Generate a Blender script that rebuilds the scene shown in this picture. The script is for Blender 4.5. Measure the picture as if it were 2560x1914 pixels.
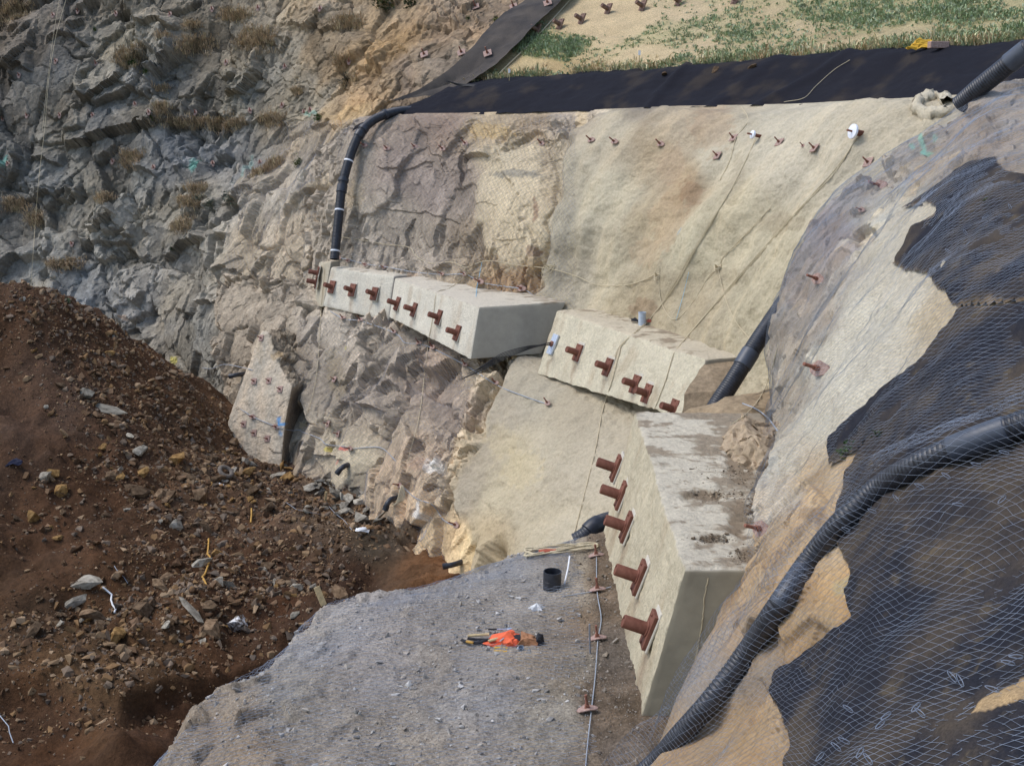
import bpy, bmesh, math, random
import numpy as np
from mathutils import Vector, Matrix

random.seed(7); RNG = np.random.default_rng(11)
for _o in list(bpy.data.objects): bpy.data.objects.remove(_o)
SC = bpy.context.scene
COL = SC.collection

# ------------------------------------------------------------------ camera, sky, sun, exposure
TH = math.radians(12.35); F = 3000.0; CX, CY = 1280.0, 957.0
cam = bpy.data.cameras.new('camera'); cam_o = bpy.data.objects.new('camera', cam); COL.objects.link(cam_o)
cam.sensor_fit = 'HORIZONTAL'; cam.sensor_width = 36.0; cam.lens = F/2560.0*36.0
cam.clip_start = 0.1; cam.clip_end = 2000
cam_o.location = (0, 0, 0); cam_o.rotation_euler = (math.pi/2-TH, 0, 0)
SC.camera = cam_o

SUN_EL, SUN_AZ = math.radians(56), math.radians(-88)      # azimuth from +Y towards +X : light comes from the left, a little from behind the scene
world = bpy.data.worlds.new('World'); SC.world = world; world.use_nodes = True
wn = world.node_tree.nodes; wl = world.node_tree.links
sky = wn.new('ShaderNodeTexSky'); sky.sky_type = 'NISHITA'; sky.sun_disc = False
sky.sun_elevation = SUN_EL; sky.sun_rotation = SUN_AZ
sky.air_density = 1.0; sky.dust_density = 1.5; sky.ozone_density = 1.0
wn['Background'].inputs['Strength'].default_value = 0.15
wl.new(sky.outputs[0], wn['Background'].inputs['Color'])
sd = bpy.data.lights.new('sun', 'SUN'); sd.energy = 1.25; sd.angle = math.radians(26); sd.color = (1.0, 0.965, 0.92)
so = bpy.data.objects.new('sun', sd); COL.objects.link(so)
_d = Vector((math.sin(SUN_AZ)*math.cos(SUN_EL), math.cos(SUN_AZ)*math.cos(SUN_EL), math.sin(SUN_EL)))
so.rotation_euler = (-_d).to_track_quat('-Z', 'Y').to_euler(); so.location = (-10, 5, 30)
SC.view_settings.view_transform = 'Standard'; SC.view_settings.look = 'None'
SC.view_settings.gamma = 1.0; SC.view_settings.use_curve_mapping = False
SC.view_settings.exposure = 0.62

# ------------------------------------------------------------------ measuring helpers (a ray of the photograph + a distance = a point of the place)
cT, sT = math.cos(TH), math.sin(TH)
def ray(px, py):
    dx = (px-CX)/F; dv = (CY-py)/F
    return np.array([dx, cT+dv*sT, -sT+dv*cT])
def P(px, py, D):
    r = ray(px, py); return r*(D/r[1])
def PZ(px, py, z):
    r = ray(px, py); return r*(z/r[2])
def proj(p):
    f = p[..., 1]*cT-p[..., 2]*sT; u = p[..., 1]*sT+p[..., 2]*cT
    f = np.maximum(f, 0.05)
    return CX+F*p[..., 0]/f, CY-F*u/f
def lin(c):
    c = np.asarray(c, float)/255.0
    c = c.mean()+(c-c.mean())*0.80
    return np.where(c <= 0.04045, c/12.92, ((c+0.055)/1.055)**2.4)
def sstep(a, b, x):
    t = np.clip((x-a)/(b-a), 0, 1); return t*t*(3-2*t)

# ------------------------------------------------------------------ noise in numpy
def _h(ix, iy, iz, seed):
    n = (ix.astype(np.uint32)*np.uint32(0x8da6b343)) ^ (iy.astype(np.uint32)*np.uint32(0xd8163841)) ^ (iz.astype(np.uint32)*np.uint32(0xcb1ab31f)) ^ np.uint32((seed*0x9e3779b1) & 0xffffffff)
    n ^= n >> np.uint32(13); n *= np.uint32(0x5bd1e995); n ^= n >> np.uint32(15); n *= np.uint32(0x27d4eb2d); n ^= n >> np.uint32(13)
    return n.astype(np.float32)*np.float32(1/4294967296.0)
def vnoise(p, seed=0):
    f = np.floor(p); i = f.astype(np.int64); t = (p-f).astype(np.float32); t = t*t*t*(t*(t*6-15)+10)
    out = 0
    for a in (0, 1):
        wx = t[:, 0] if a else 1-t[:, 0]
        for b in (0, 1):
            wy = t[:, 1] if b else 1-t[:, 1]
            for c in (0, 1):
                wz = t[:, 2] if c else 1-t[:, 2]
                out = out+wx*wy*wz*_h(i[:, 0]+a, i[:, 1]+b, i[:, 2]+c, seed)
    return out*2-1
def fbm(p, scale, octv=4, seed=0, gain=0.5):
    q = p/np.asarray(scale, float); a = 1.0; s = 0; tot = 0
    for k in range(octv):
        s = s+a*vnoise(q, seed+k*17); tot += a; a *= gain; q = q*2.03+7.1
    return s/tot
def facets(p, scale, seed=0, tilt=1.0, step=0.6, k=80.0, warp=None):
    """broken rock: every cell is a plane of its own tilt and height; third result = distance to the nearest joint"""
    q0 = p/np.asarray(scale, float); q = q0 if warp is None else (p+warp)/np.asarray(scale, float); e = q-q0
    i = np.floor(q).astype(np.int64); n = len(q)
    W = np.zeros(n); S = np.zeros(n); R = np.zeros(n); f1 = np.full(n, 9.0); f2 = np.full(n, 9.0)
    for a in (-1, 0, 1):
        for b in (-1, 0, 1):
            for c in (-1, 0, 1):
                cx, cy, cz = i[:, 0]+a, i[:, 1]+b, i[:, 2]+c
                h0, h1, h2 = _h(cx, cy, cz, seed), _h(cx, cy, cz, seed+1), _h(cx, cy, cz, seed+2)
                dx, dy, dz = cx+h0-q[:, 0], cy+h1-q[:, 1], cz+h2-q[:, 2]
                r = np.sqrt(dx*dx+dy*dy+dz*dz); w = np.exp(-k*r)+1e-40
                f2 = np.where(r < f1, f1, np.minimum(f2, r)); f1 = np.minimum(f1, r)
                rid = (h0*7.31+h1*3.17+h2*11.7) % 1.0
                g0, g1, g2 = (h0*5.77+h2*2.3) % 1-0.5, (h1*6.13+h0*1.7) % 1-0.5, (h2*4.91+h1*3.1) % 1-0.5
                S += w*(-((dx+e[:, 0])*g0+(dy+e[:, 1])*g1+(dz+e[:, 2])*g2)*2*tilt+(rid-0.5)*step); R += w*rid; W += w
    return S/W, R/W, f2-f1

# ------------------------------------------------------------------ materials (all procedural)
def _mat(name):
    m = bpy.data.materials.new(name); m.use_nodes = True
    return m, m.node_tree.nodes, m.node_tree.links, m.node_tree.nodes['Principled BSDF']
def _pos(n):
    g = n.new('ShaderNodeNewGeometry'); return g.outputs['Position']
def mat_col(name, rough=0.9, grain=40.0, amt=0.3, bump=0.4, bscale=30.0, bdist=0.02, detail=6.0, spec=0.25, stretch=None):
    """surface colour from the stored geology colour, broken up by procedural grain"""
    m, n, l, b = _mat(name)
    at = n.new('ShaderNodeAttribute'); at.attribute_name = 'Col'
    pos = _pos(n)
    if stretch:
        mp = n.new('ShaderNodeMapping'); mp.inputs['Scale'].default_value = stretch; l.new(pos, mp.inputs[0]); pos = mp.outputs[0]
    nz = n.new('ShaderNodeTexNoise'); nz.inputs['Scale'].default_value = grain; nz.inputs['Detail'].default_value = detail; nz.inputs['Roughness'].default_value = 0.65
    l.new(pos, nz.inputs['Vector'])
    mr = n.new('ShaderNodeMapRange'); mr.inputs[1].default_value = 0.25; mr.inputs[2].default_value = 0.75
    mr.inputs[3].default_value = 1-amt; mr.inputs[4].default_value = 1+amt
    l.new(nz.outputs[0], mr.inputs[0])
    mx = n.new('ShaderNodeVectorMath'); mx.operation = 'SCALE'
    l.new(at.outputs['Color'], mx.inputs[0]); l.new(mr.outputs[0], mx.inputs['Scale'])
    l.new(mx.outputs[0], b.inputs['Base Color'])
    n2 = n.new('ShaderNodeTexNoise'); n2.inputs['Scale'].default_value = bscale; n2.inputs['Detail'].default_value = 8; n2.inputs['Roughness'].default_value = 0.7
    l.new(pos, n2.inputs['Vector'])
    bp = n.new('ShaderNodeBump'); bp.inputs['Strength'].default_value = bump; bp.inputs['Distance'].default_value = bdist
    l.new(n2.outputs[0], bp.inputs['Height']); l.new(bp.outputs[0], b.inputs['Normal'])
    b.inputs['Roughness'].default_value = rough; b.inputs['Specular IOR Level'].default_value = spec
    return m
def mat_flat(name, rgb, rough=0.6, var=0.15, scale=20.0, metal=0.0, second=None, mix=0.5, bump=0.1, bdist=0.004, spec=0.4, rand=0.0, coord='Object'):
    m, n, l, b = _mat(name)
    tc = n.new('ShaderNodeTexCoord'); v = tc.outputs[coord]
    nz = n.new('ShaderNodeTexNoise'); nz.inputs['Scale'].default_value = scale; nz.inputs['Detail'].default_value = 6; nz.inputs['Roughness'].default_value = 0.6
    l.new(v, nz.inputs['Vector'])
    cr = n.new('ShaderNodeValToRGB'); e = cr.color_ramp.elements
    a = np.array(rgb); s2 = np.array(second) if second is not None else a*(1+var)
    e[0].position = 0.5-0.25*(1-mix)-0.05; e[0].color = (*(a*(1-var)), 1); e[1].position = 0.62; e[1].color = (*np.minimum(s2, 1), 1)
    l.new(nz.outputs[0], cr.inputs[0])
    out = cr.outputs[0]
    if rand > 0:
        oi = n.new('ShaderNodeObjectInfo'); mr = n.new('ShaderNodeMapRange'); mr.inputs[3].default_value = 1-rand; mr.inputs[4].default_value = 1+rand
        l.new(oi.outputs['Random'], mr.inputs[0])
        mx = n.new('ShaderNodeVectorMath'); mx.operation = 'SCALE'; l.new(out, mx.inputs[0]); l.new(mr.outputs[0], mx.inputs['Scale']); out = mx.outputs[0]
    l.new(out, b.inputs['Base Color'])
    bp = n.new('ShaderNodeBump'); bp.inputs['Strength'].default_value = bump*5 if bump < 0.2 else bump; bp.inputs['Distance'].default_value = bdist
    n2 = n.new('ShaderNodeTexNoise'); n2.inputs['Scale'].default_value = scale*3; n2.inputs['Detail'].default_value = 6
    l.new(v, n2.inputs['Vector']); l.new(n2.outputs[0], bp.inputs['Height']); l.new(bp.outputs[0], b.inputs['Normal'])
    b.inputs['Roughness'].default_value = rough; b.inputs['Metallic'].default_value = metal; b.inputs['Specular IOR Level'].default_value = spec
    return m

M = {}
M['rock'] = mat_col('rock', 0.92, 7.0, 0.42, 0.7, 12.0, 0.08, detail=10)
M['rockfine'] = mat_col('rock_fine', 0.92, 11.0, 0.38, 0.6, 18.0, 0.045, detail=10)
M['shot'] = mat_col('sprayed_concrete', 0.95, 16.0, 0.20, 0.85, 20.0, 0.05, detail=10)
M['dirt'] = mat_col('dirt', 0.97, 12.0, 0.42, 0.8, 14.0, 0.08, detail=10, spec=0.12)
M['gravel'] = mat_col('gravel', 0.95, 26.0, 0.6, 0.9, 30.0, 0.05, detail=10, spec=0.15)
M['slope'] = mat_col('slope_soil', 0.95, 22.0, 0.34, 0.7, 26.0, 0.035, detail=10, spec=0.15)
M['geo'] = mat_col('geotextile', 0.95, 60.0, 0.5, 0.6, 70.0, 0.012, detail=8, spec=0.15)
M['stone'] = mat_col('stone', 0.95, 16.0, 0.25, 0.5, 30.0, 0.02, spec=0.15)
M['leaf'] = mat_col('leaf', 0.75, 30.0, 0.2, 0.0, 20.0, 0.01, spec=0.2)
M['castconc'] = mat_col('cast_concrete', 0.85, 5.0, 0.12, 0.25, 40.0, 0.006, detail=8)
M['cap'] = mat_flat('red_oxide_paint', (0.15, 0.050, 0.030), 0.72, 0.25, 9, second=(0.21, 0.085, 0.055), bump=0.06, bdist=0.003, rand=0.12, spec=0.3)
M['rust'] = mat_flat('rusty_steel', (0.20, 0.075, 0.048), 0.8, 0.3, 60, second=(0.30, 0.13, 0.085))
M['rustpale'] = mat_flat('pale_rusty_plate', (0.33, 0.20, 0.16), 0.8, 0.25, 40, second=(0.42, 0.29, 0.24))
M['oldcap'] = mat_flat('weathered_cap_paint', (0.12, 0.06, 0.04), 0.7, 0.3, 12, second=(0.2, 0.12, 0.085))
M['plastic'] = mat_flat('black_plastic', (0.018, 0.020, 0.026), 0.42, 0.2, 10, second=(0.035, 0.038, 0.048), spec=0.5, bump=0.02)
M['greyplastic'] = mat_flat('grey_coupling', (0.055, 0.065, 0.085), 0.45, 0.15, 10, spec=0.5, bump=0.02)
M['tape'] = mat_flat('white_tape', (0.75, 0.76, 0.78), 0.5, 0.1, 10)
M['pvc'] = mat_flat('grey_pvc', (0.42, 0.48, 0.55), 0.45, 0.1, 8)
M['wire'] = mat_flat('galvanised_wire', (0.24, 0.28, 0.35), 0.55, 0.35, 3, metal=0.2, coord='Object', bump=0.02)
M['netdark'] = mat_flat('dull_wire', (0.24, 0.25, 0.28), 0.6, 0.3, 3, metal=0.3, bump=0.02)
M['cable'] = mat_flat('steel_cable', (0.36, 0.39, 0.43), 0.55, 0.25, 60, metal=0.3)
M['galv'] = mat_flat('galvanised_plate', (0.55, 0.60, 0.68), 0.4, 0.2, 20, metal=0.5)
M['disc'] = mat_flat('white_disc', (0.8, 0.82, 0.88), 0.35, 0.08, 20)
M['rope'] = mat_flat('tan_rope', (0.50, 0.42, 0.27), 0.9, 0.2, 80, second=(0.62, 0.53, 0.36))
M['bluerope'] = mat_flat('blue_cord', (0.18, 0.5, 0.72), 0.8, 0.2, 60)
M['tendon'] = mat_flat('black_strand', (0.02, 0.02, 0.022), 0.5, 0.2, 30)
M['rubber'] = mat_flat('dusty_rubber', (0.16, 0.135, 0.11), 0.9, 0.3, 20)
M['brownrock'] = mat_flat('brown_rock', (0.115, 0.068, 0.036), 0.95, 0.4, 5, second=(0.23, 0.155, 0.092), rand=0.45, bump=0.5, bdist=0.03, spec=0.15)
M['greyrock'] = mat_flat('grey_rock', (0.20, 0.172, 0.13), 0.95, 0.3, 5, second=(0.36, 0.325, 0.26), rand=0.3, bump=0.5, bdist=0.03, spec=0.15)
M['ochrerock'] = mat_flat('ochre_rock', (0.20, 0.105, 0.035), 0.95, 0.4, 6, second=(0.36, 0.22, 0.085), rand=0.2, bump=0.5, bdist=0.03, spec=0.15)
M['whiterock'] = mat_flat('white_crusted_rock', (0.13, 0.085, 0.055), 0.9, 0.3, 7, second=(0.85, 0.84, 0.82), mix=0.9, bump=0.4, bdist=0.02)
M['orange'] = mat_flat('orange_fabric', (0.75, 0.13, 0.05), 0.8, 0.15, 25)
M['brownfab'] = mat_flat('tan_leather', (0.34, 0.16, 0.075), 0.75, 0.2, 25)
M['blackfab'] = mat_flat('black_fabric', (0.018, 0.018, 0.022), 0.85, 0.3, 25)
M['bamboo'] = mat_flat('pale_wood', (0.50, 0.38, 0.20), 0.7, 0.2, 15)
M['yellow'] = mat_flat('yellow_plastic', (0.62, 0.36, 0.03), 0.6, 0.15, 15)
M['yellowtube'] = mat_flat('ochre_tube', (0.50, 0.28, 0.06), 0.6, 0.2, 10)
M['white'] = mat_flat('white_cloth', (0.75, 0.75, 0.74), 0.8, 0.12, 20)
M['steel'] = mat_flat('bright_steel', (0.6, 0.62, 0.68), 0.3, 0.1, 20, metal=0.8)
M['navy'] = mat_flat('navy_cloth', (0.012, 0.015, 0.04), 0.8, 0.2, 20)
M['mortar'] = mat_flat('mortar_pad', (0.50, 0.46, 0.38), 0.9, 0.15, 14, bump=0.3)
M['redrope'] = mat_flat('red_sleeve', (0.38, 0.09, 0.05), 0.7, 0.2, 20)

# ------------------------------------------------------------------ mesh helpers
def npmesh(name, V, faces, smooth=False, col=None):
    """faces: (n,3) or (n,4) int array, or a list of them"""
    me = bpy.data.meshes.new(name)
    fl = faces if isinstance(faces, list) else [faces]
    nl = sum(f.size for f in fl); nf = sum(len(f) for f in fl)
    me.vertices.add(len(V)); me.vertices.foreach_set('co', np.asarray(V, np.float32).ravel())
    me.loops.add(nl); me.polygons.add(nf)
    me.loops.foreach_set('vertex_index', np.concatenate([f.ravel() for f in fl]).astype(np.int32))
    tot = np.concatenate([np.full(len(f), f.shape[1]) for f in fl]); st = np.concatenate([[0], np.cumsum(tot)[:-1]])
    me.polygons.foreach_set('loop_start', st.astype(np.int32))
    me.polygons.foreach_set('loop_total', tot.astype(np.int32))
    me.polygons.foreach_set('use_smooth', np.full(nf, smooth))
    me.update(calc_edges=True)
    if col is not None:
        a = me.color_attributes.new('Col', 'FLOAT_COLOR', 'POINT')
        c = np.ones((len(V), 4), np.float32); c[:, :3] = col
        a.data.foreach_set('color', c.ravel())
    return me
def link(name, me, mat, parent=None):
    if mat is not None and len(me.materials) == 0: me.materials.append(mat)
    o = bpy.data.objects.new(name, me); COL.objects.link(o)
    if parent is not None: o.parent = parent
    return o
def empty(name, mw=None):
    o = bpy.data.objects.new(name, None); COL.objects.link(o); o.empty_display_size = 0.1
    if mw is not None: o.matrix_world = mw
    return o
def tag(o, label, cat, group=None):
    o['label'] = label; o['category'] = cat
    if group: o['group'] = group
    return o
def struct(o): o['kind'] = 'structure'; return o
def stuff(o, label=None, cat=None):
    o['kind'] = 'stuff'
    if label: o['label'] = label; o['category'] = cat
    return o
def copy_tree(o):
    c = o.copy(); COL.objects.link(c)
    for ch in o.children:
        d = ch.copy(); COL.objects.link(d); d.parent = c
        for g in ch.children:
            e = g.copy(); COL.objects.link(e); e.parent = d
    return c
class MB:
    """collects simple shapes into one mesh"""
    def __init__(s): s.v = []; s.f = []
    def add(s, v, f):
        k = len(s.v); s.v += [tuple(map(float, a)) for a in v]; s.f += [tuple(i+k for i in q) for q in f]; return s
    def box(s, c, d, rot=None):
        v = [np.array([x*d[0]/2, y*d[1]/2, z*d[2]/2]) for z in (-1, 1) for y in (-1, 1) for x in (-1, 1)]
        if rot is not None: v = [np.array(rot @ Vector(a)) for a in v]
        return s.add([a+np.array(c) for a in v], [(0, 2, 3, 1), (4, 5, 7, 6), (0, 1, 5, 4), (2, 6, 7, 3), (0, 4, 6, 2), (1, 3, 7, 5)])
    def lathe(s, prof, n=20, c=(0, 0, 0)):
        v = []; f = []
        for r, z in prof:
            for k in range(n):
                a = 2*math.pi*k/n; v.append((c[0]+r*math.cos(a), c[1]+r*math.sin(a), c[2]+z))
        for i in range(len(prof)-1):
            for k in range(n):
                f.append((i*n+k, i*n+(k+1) % n, (i+1)*n+(k+1) % n, (i+1)*n+k))
        f.append(tuple(range(n))[::-1]); f.append(tuple(range((len(prof)-1)*n, len(prof)*n)))
        return s.add(v, f)
    def tube(s, pts, r, n=8):
        V, Fq = tube_np(np.array(pts, float), r, n)
        k = len(s.v); s.v += [tuple(a) for a in V]; s.f += [tuple(int(i)+k for i in q) for q in Fq]
        m = len(pts); s.f.append(tuple(k+i for i in range(n))[::-1]); s.f.append(tuple(k+(m-1)*n+i for i in range(n)))
        return s
    def mesh(s, name, smooth=False, bevel=0.0):
        me = bpy.data.meshes.new(name); me.from_pydata(s.v, [], s.f); me.update()
        bm = bmesh.new(); bm.from_mesh(me)
        if bevel > 0:
            bmesh.ops.remove_doubles(bm, verts=bm.verts, dist=1e-5)
            bmesh.ops.bevel(bm, geom=[e for e in bm.edges if e.calc_face_angle(0) > 0.6], offset=bevel, segments=2, affect='EDGES', profile=0.5)
        bmesh.ops.recalc_face_normals(bm, faces=bm.faces)
        bm.to_mesh(me); bm.free()
        if smooth:
            me.polygons.foreach_set('use_smooth', [True]*len(me.polygons))
            me.set_sharp_from_angle(angle=math.radians(35))
        return me
def tube_np(pts, r, n=8):
    m = len(pts); t = np.gradient(pts, axis=0); t /= np.linalg.norm(t, axis=1)[:, None]+1e-9
    ref = np.array([0.0, 0, 1.0]) if abs(t[0][2]) < 0.9 else np.array([1.0, 0, 0])
    u = np.zeros_like(pts); cur = np.cross(t[0], ref); cur /= np.linalg.norm(cur)
    for i in range(m):
        cur = cur-t[i]*cur.dot(t[i]); cur /= np.linalg.norm(cur)+1e-9; u[i] = cur
    w = np.cross(t, u)
    r = np.broadcast_to(np.asarray(r, float), (m,))
    a = np.linspace(0, 2*math.pi, n, endpoint=False)
    V = pts[:, None, :]+r[:, None, None]*(np.cos(a)[None, :, None]*u[:, None, :]+np.sin(a)[None, :, None]*w[:, None, :])
    i = np.arange(m-1)[:, None]; k = np.arange(n)[None, :]; k2 = (k+1) % n
    Fq = np.stack([i*n+k, i*n+k2, (i+1)*n+k2, (i+1)*n+k], -1).reshape(-1, 4)
    return V.reshape(-1, 3), Fq
def spline(pts, step):
    """Catmull-Rom through pts, resampled at an even step"""
    p = np.array(pts, float)
    q = np.vstack([2*p[0]-p[1], p, 2*p[-1]-p[-2]]); out = []
    for i in range(1, len(q)-2):
        t = np.linspace(0, 1, 24, endpoint=False)[:, None]
        a, b, c, d = q[i-1], q[i], q[i+1], q[i+2]
        out.append(0.5*((2*b)+(-a+c)*t+(2*a-5*b+4*c-d)*t*t+(-a+3*b-3*c+d)*t**3))
    out.append(p[-1:]); o = np.vstack(out)
    L = np.concatenate([[0], np.cumsum(np.linalg.norm(np.diff(o, axis=0), axis=1))])
    s = np.linspace(0, L[-1], max(3, int(L[-1]/step)+1))
    return np.stack([np.interp(s, L, o[:, k]) for k in range(o.shape[1])], 1)

def frame(loc, nrm, up=(0, 0, 1), spin=0.0):
    z = Vector(nrm).normalized(); u = Vector(up); y = (u-z*u.dot(z))
    if y.length < 1e-3: y = Vector((0, 1, 0))-z*z.y
    y.normalize(); x = y.cross(z)
    m = Matrix((x, y, z)).transposed().to_4x4() @ Matrix.Rotation(spin, 4, 'Z')
    m.translation = Vector(loc); return m

# ------------------------------------------------------------------ terrain sheets
SURF = {}
class Patch:
    """a sheet through a grid of surveyed points, smooth or with straight creases"""
    def __init__(s, ctrl, nu, nv, linear=False):
        s.c = np.array(ctrl, float); s.nu, s.nv, s.lin = nu, nv, linear
        s.B = s.ev(*np.meshgrid(np.linspace(0, 1, nu), np.linspace(0, 1, nv)))      # [nv,nu,3]
        du = np.gradient(s.B, axis=1); dv = np.gradient(s.B, axis=0)
        n = np.cross(du, dv); n /= np.linalg.norm(n, axis=2)[..., None]+1e-12
        mid = s.B[nv//2, nu//2]
        if (n[nv//2, nu//2]*mid).sum() > 0: n = -n; s.flip = True
        else: s.flip = False
        s.N = n
    def ev(s, u, v):
        R, C = s.c.shape[:2]
        def w(t, n):
            x = np.clip(t, 0, 1)*(n-1); i = np.minimum(np.floor(x).astype(int), n-2); f = x-i
            if s.lin: W = [0*f, 1-f, f, 0*f]
            else: W = [0.5*(-f+2*f*f-f**3), 0.5*(2-5*f*f+3*f**3), 0.5*(f+4*f*f-3*f**3), 0.5*(-f*f+f**3)]
            return i, W
        e = s.c
        e = np.concatenate([2*e[:1]-e[1:2], e, 2*e[-1:]-e[-2:-1]], 0)
        e = np.concatenate([2*e[:, :1]-e[:, 1:2], e, 2*e[:, -1:]-e[:, -2:-1]], 1)
        iu, wu = w(u, C); iv, wv = w(v, R); out = 0
        for a in range(4):
            for b in range(4):
                out = out+(wv[a]*wu[b])[..., None]*e[iv+a, iu+b]
        return out
    def faces(s):
        nu, nv = s.nu, s.nv
        i = np.arange(nv-1)[:, None]*nu+np.arange(nu-1)[None, :]
        q = np.stack([i, i+1, i+nu+1, i+nu], -1).reshape(-1, 4)
        return q[:, ::-1] if s.flip else q
    def build(s, name, disp, colf, mat, smooth=False, keep=None):
        p = s.B.reshape(-1, 3); n = s.N.reshape(-1, 3)
        px, py = proj(p); d, aux = disp(p, px, py)
        V = p+n*d[:, None] if d.ndim == 1 else p+d
        s.V = V.reshape(s.nv, s.nu, 3); s.px, s.py = px, py
        fq = s.faces()
        if keep is not None:
            k = keep(px, py, p); fq = fq[k[fq].all(1)]
        me = npmesh(name, V, fq, smooth, colf(p, px, py, aux))
        s.o = link(name, me, mat); SURF[name] = s; s.fq = fq
        return s.o
def widen(c, f=1.2):
    """carry a sheet on past its last column"""
    return [list(r)+[np.array(r[-1])+(np.array(r[-1])-np.array(r[-2]))*f] for r in c]
def ctrl(rows): return [[P(*c) if len(c) == 3 else np.array(c[1]) for c in r] for r in rows]

def field(pts, px, py, pw=3.0, warp=None):
    """smooth map of ground colours from surveyed spots"""
    x, y = (px, py) if warp is None else (px+warp[0], py+warp[1])
    A = np.zeros((len(px), 3)); W = np.zeros(len(px))
    for p in pts:
        w = 1.0/(((x-p[0])**2+(y-p[1])**2)/900.0+1.0)**(pw/2)
        A += w[:, None]*lin(p[2])[None, :]; W += w
    return A/W[:, None]
def ledge(px, py, line, h, amp, ef=40):
    """a shelf that juts out above a crack line and fades upwards"""
    xs = np.array([a[0] for a in line], float); ys = np.array([a[1] for a in line], float)
    yl = np.interp(px, xs, ys); dy = yl-py
    e = sstep(xs[0]-1, xs[0]+ef, px)*(1-sstep(xs[-1]-ef, xs[-1]+1, px))
    return np.where((dy > 0) & (dy < h), amp*np.clip(1-dy/h, 0, 1)**1.3, 0)*e
def spot(px, py, x, y, rx, ry, p=None, seed=0):
    d = np.sqrt(((px-x)/rx)**2+((py-y)/ry)**2)
    if p is not None: d = d+0.35*vnoise(p*9.0, seed)
    return 1-sstep(0.75, 1.1, d)
def inpoly(px, py, poly):
    r = np.zeros(len(px), bool); j = len(poly)-1
    for i in range(len(poly)):
        xi, yi = poly[i]; xj, yj = poly[j]
        c = ((yi > py) != (yj > py)) & (px < (xj-xi)*(py-yi)/(yj-yi+1e-9)+xi)
        r ^= c; j = i
    return r

# ---- the grey cliff at the back left
cl = ctrl([
 [(-420,-150,66),(-150,-150,62),(200,-150,60),(500,-150,58),(800,-150,55),(1100,-150,53),(1540,-150,52)],
 [(-420,50,61),(-150,50,58),(200,50,56),(500,50,54.5),(800,50,51),(1100,50,46.5),(1400,50,45.2)],
 [(-420,200,59),(-150,200,56),(200,200,54),(500,200,52.5),(750,200,49),(950,200,44),(1210,205,42)],
 [(-420,300,57),(-150,300,54.5),(200,300,53),(500,300,51.5),(720,300,48),(850,300,43.5),(1060,290,41.8)],
 [(-420,480,55.5),(-150,480,53),(200,480,51),(480,480,49),(650,480,45.5),(760,480,41.5),(900,470,39.8)],
 [(-420,650,53.5),(-150,650,51),(200,650,49),(450,650,47),(620,650,43.5),(720,650,40.3),(860,655,39)],
 [(-420,850,51.5),(-150,850,49),(200,850,47),(430,850,45),(560,850,42),(680,850,39.6),(820,850,38.2)],
 [(-420,1100,49),(-150,1100,47),(200,1100,45),(420,1100,43),(540,1100,40),(650,1100,38.2),(800,1100,36.8)]])
pc = Patch(cl, 560, 420)
CLIFF_COL = [(0,30,(98,84,68)),(150,60,(106,98,88)),(100,250,(100,97,92)),(300,150,(118,114,104)),(330,300,(112,110,106)),(150,420,(114,112,106)),(60,560,(104,102,98)),(500,100,(108,101,90)),
 (450,350,(104,105,106)),(600,250,(118,114,104)),(720,150,(124,117,104)),(720,260,(122,116,104)),(560,400,(102,103,104)),(350,480,(112,110,104)),(250,600,(118,118,116)),(150,680,(124,124,122)),(450,560,(122,118,108)),
 (560,600,(134,126,112)),(650,500,(148,138,122)),(740,450,(164,152,134)),(780,350,(150,138,120)),(700,650,(156,144,126)),(600,720,(140,132,118)),(450,750,(128,124,116)),(350,720,(124,122,118)),(560,880,(120,116,106)),(780,560,(170,156,136)),
 (850,100,(124,108,86)),(950,120,(142,118,86)),(1000,60,(140,116,86)),(900,220,(150,124,92)),(1000,200,(132,114,96)),(1080,130,(136,116,92)),(1150,60,(138,116,92)),(860,280,(160,136,100)),(1120,200,(128,114,98)),(1300,20,(128,108,86)),(40,180,(92,84,74)),(520,230,(96,94,90))]
CL_LEDGES = [([(150,374),(200,354),(260,350),(370,325),(420,318)],150,1.1,30),([(380,318),(560,300),(760,305)],60,0.35,60),([(715,72),(760,68),(800,73),(860,78)],90,0.4,20),([(205,258),(270,242),(318,200)],90,0.8,12),
 ([(375,200),(405,190),(445,146)],80,0.9,8),([(555,226),(600,222),(650,160)],90,0.9,10),([(400,650),(460,612),(530,607),(545,615)],90,0.8,12),([(205,622),(262,566),(300,552)],80,0.8,10),([(765,314),(845,300)],40,0.35,10),
 ([(60,385),(110,392),(150,398)],60,0.6,12),([(20,205),(60,170),(90,176)],70,0.6,10),([(255,602),(300,604),(345,600)],45,0.5,8),([(560,700),(640,690),(700,640)],60,0.4,16),([(470,800),(560,770),(640,800)],70,0.5,16),([(90,480),(170,500),(200,470)],70,0.7,12),
 ([(480,545),(560,520),(690,470)],50,0.35,16),([(300,430),(350,420),(400,440)],60,0.5,12),([(640,120),(700,110),(725,95)],60,0.4,10),([(330,90),(400,70),(460,84)],60,0.6,12),([(120,110),(170,90),(230,120)],60,0.6,12)]
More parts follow.
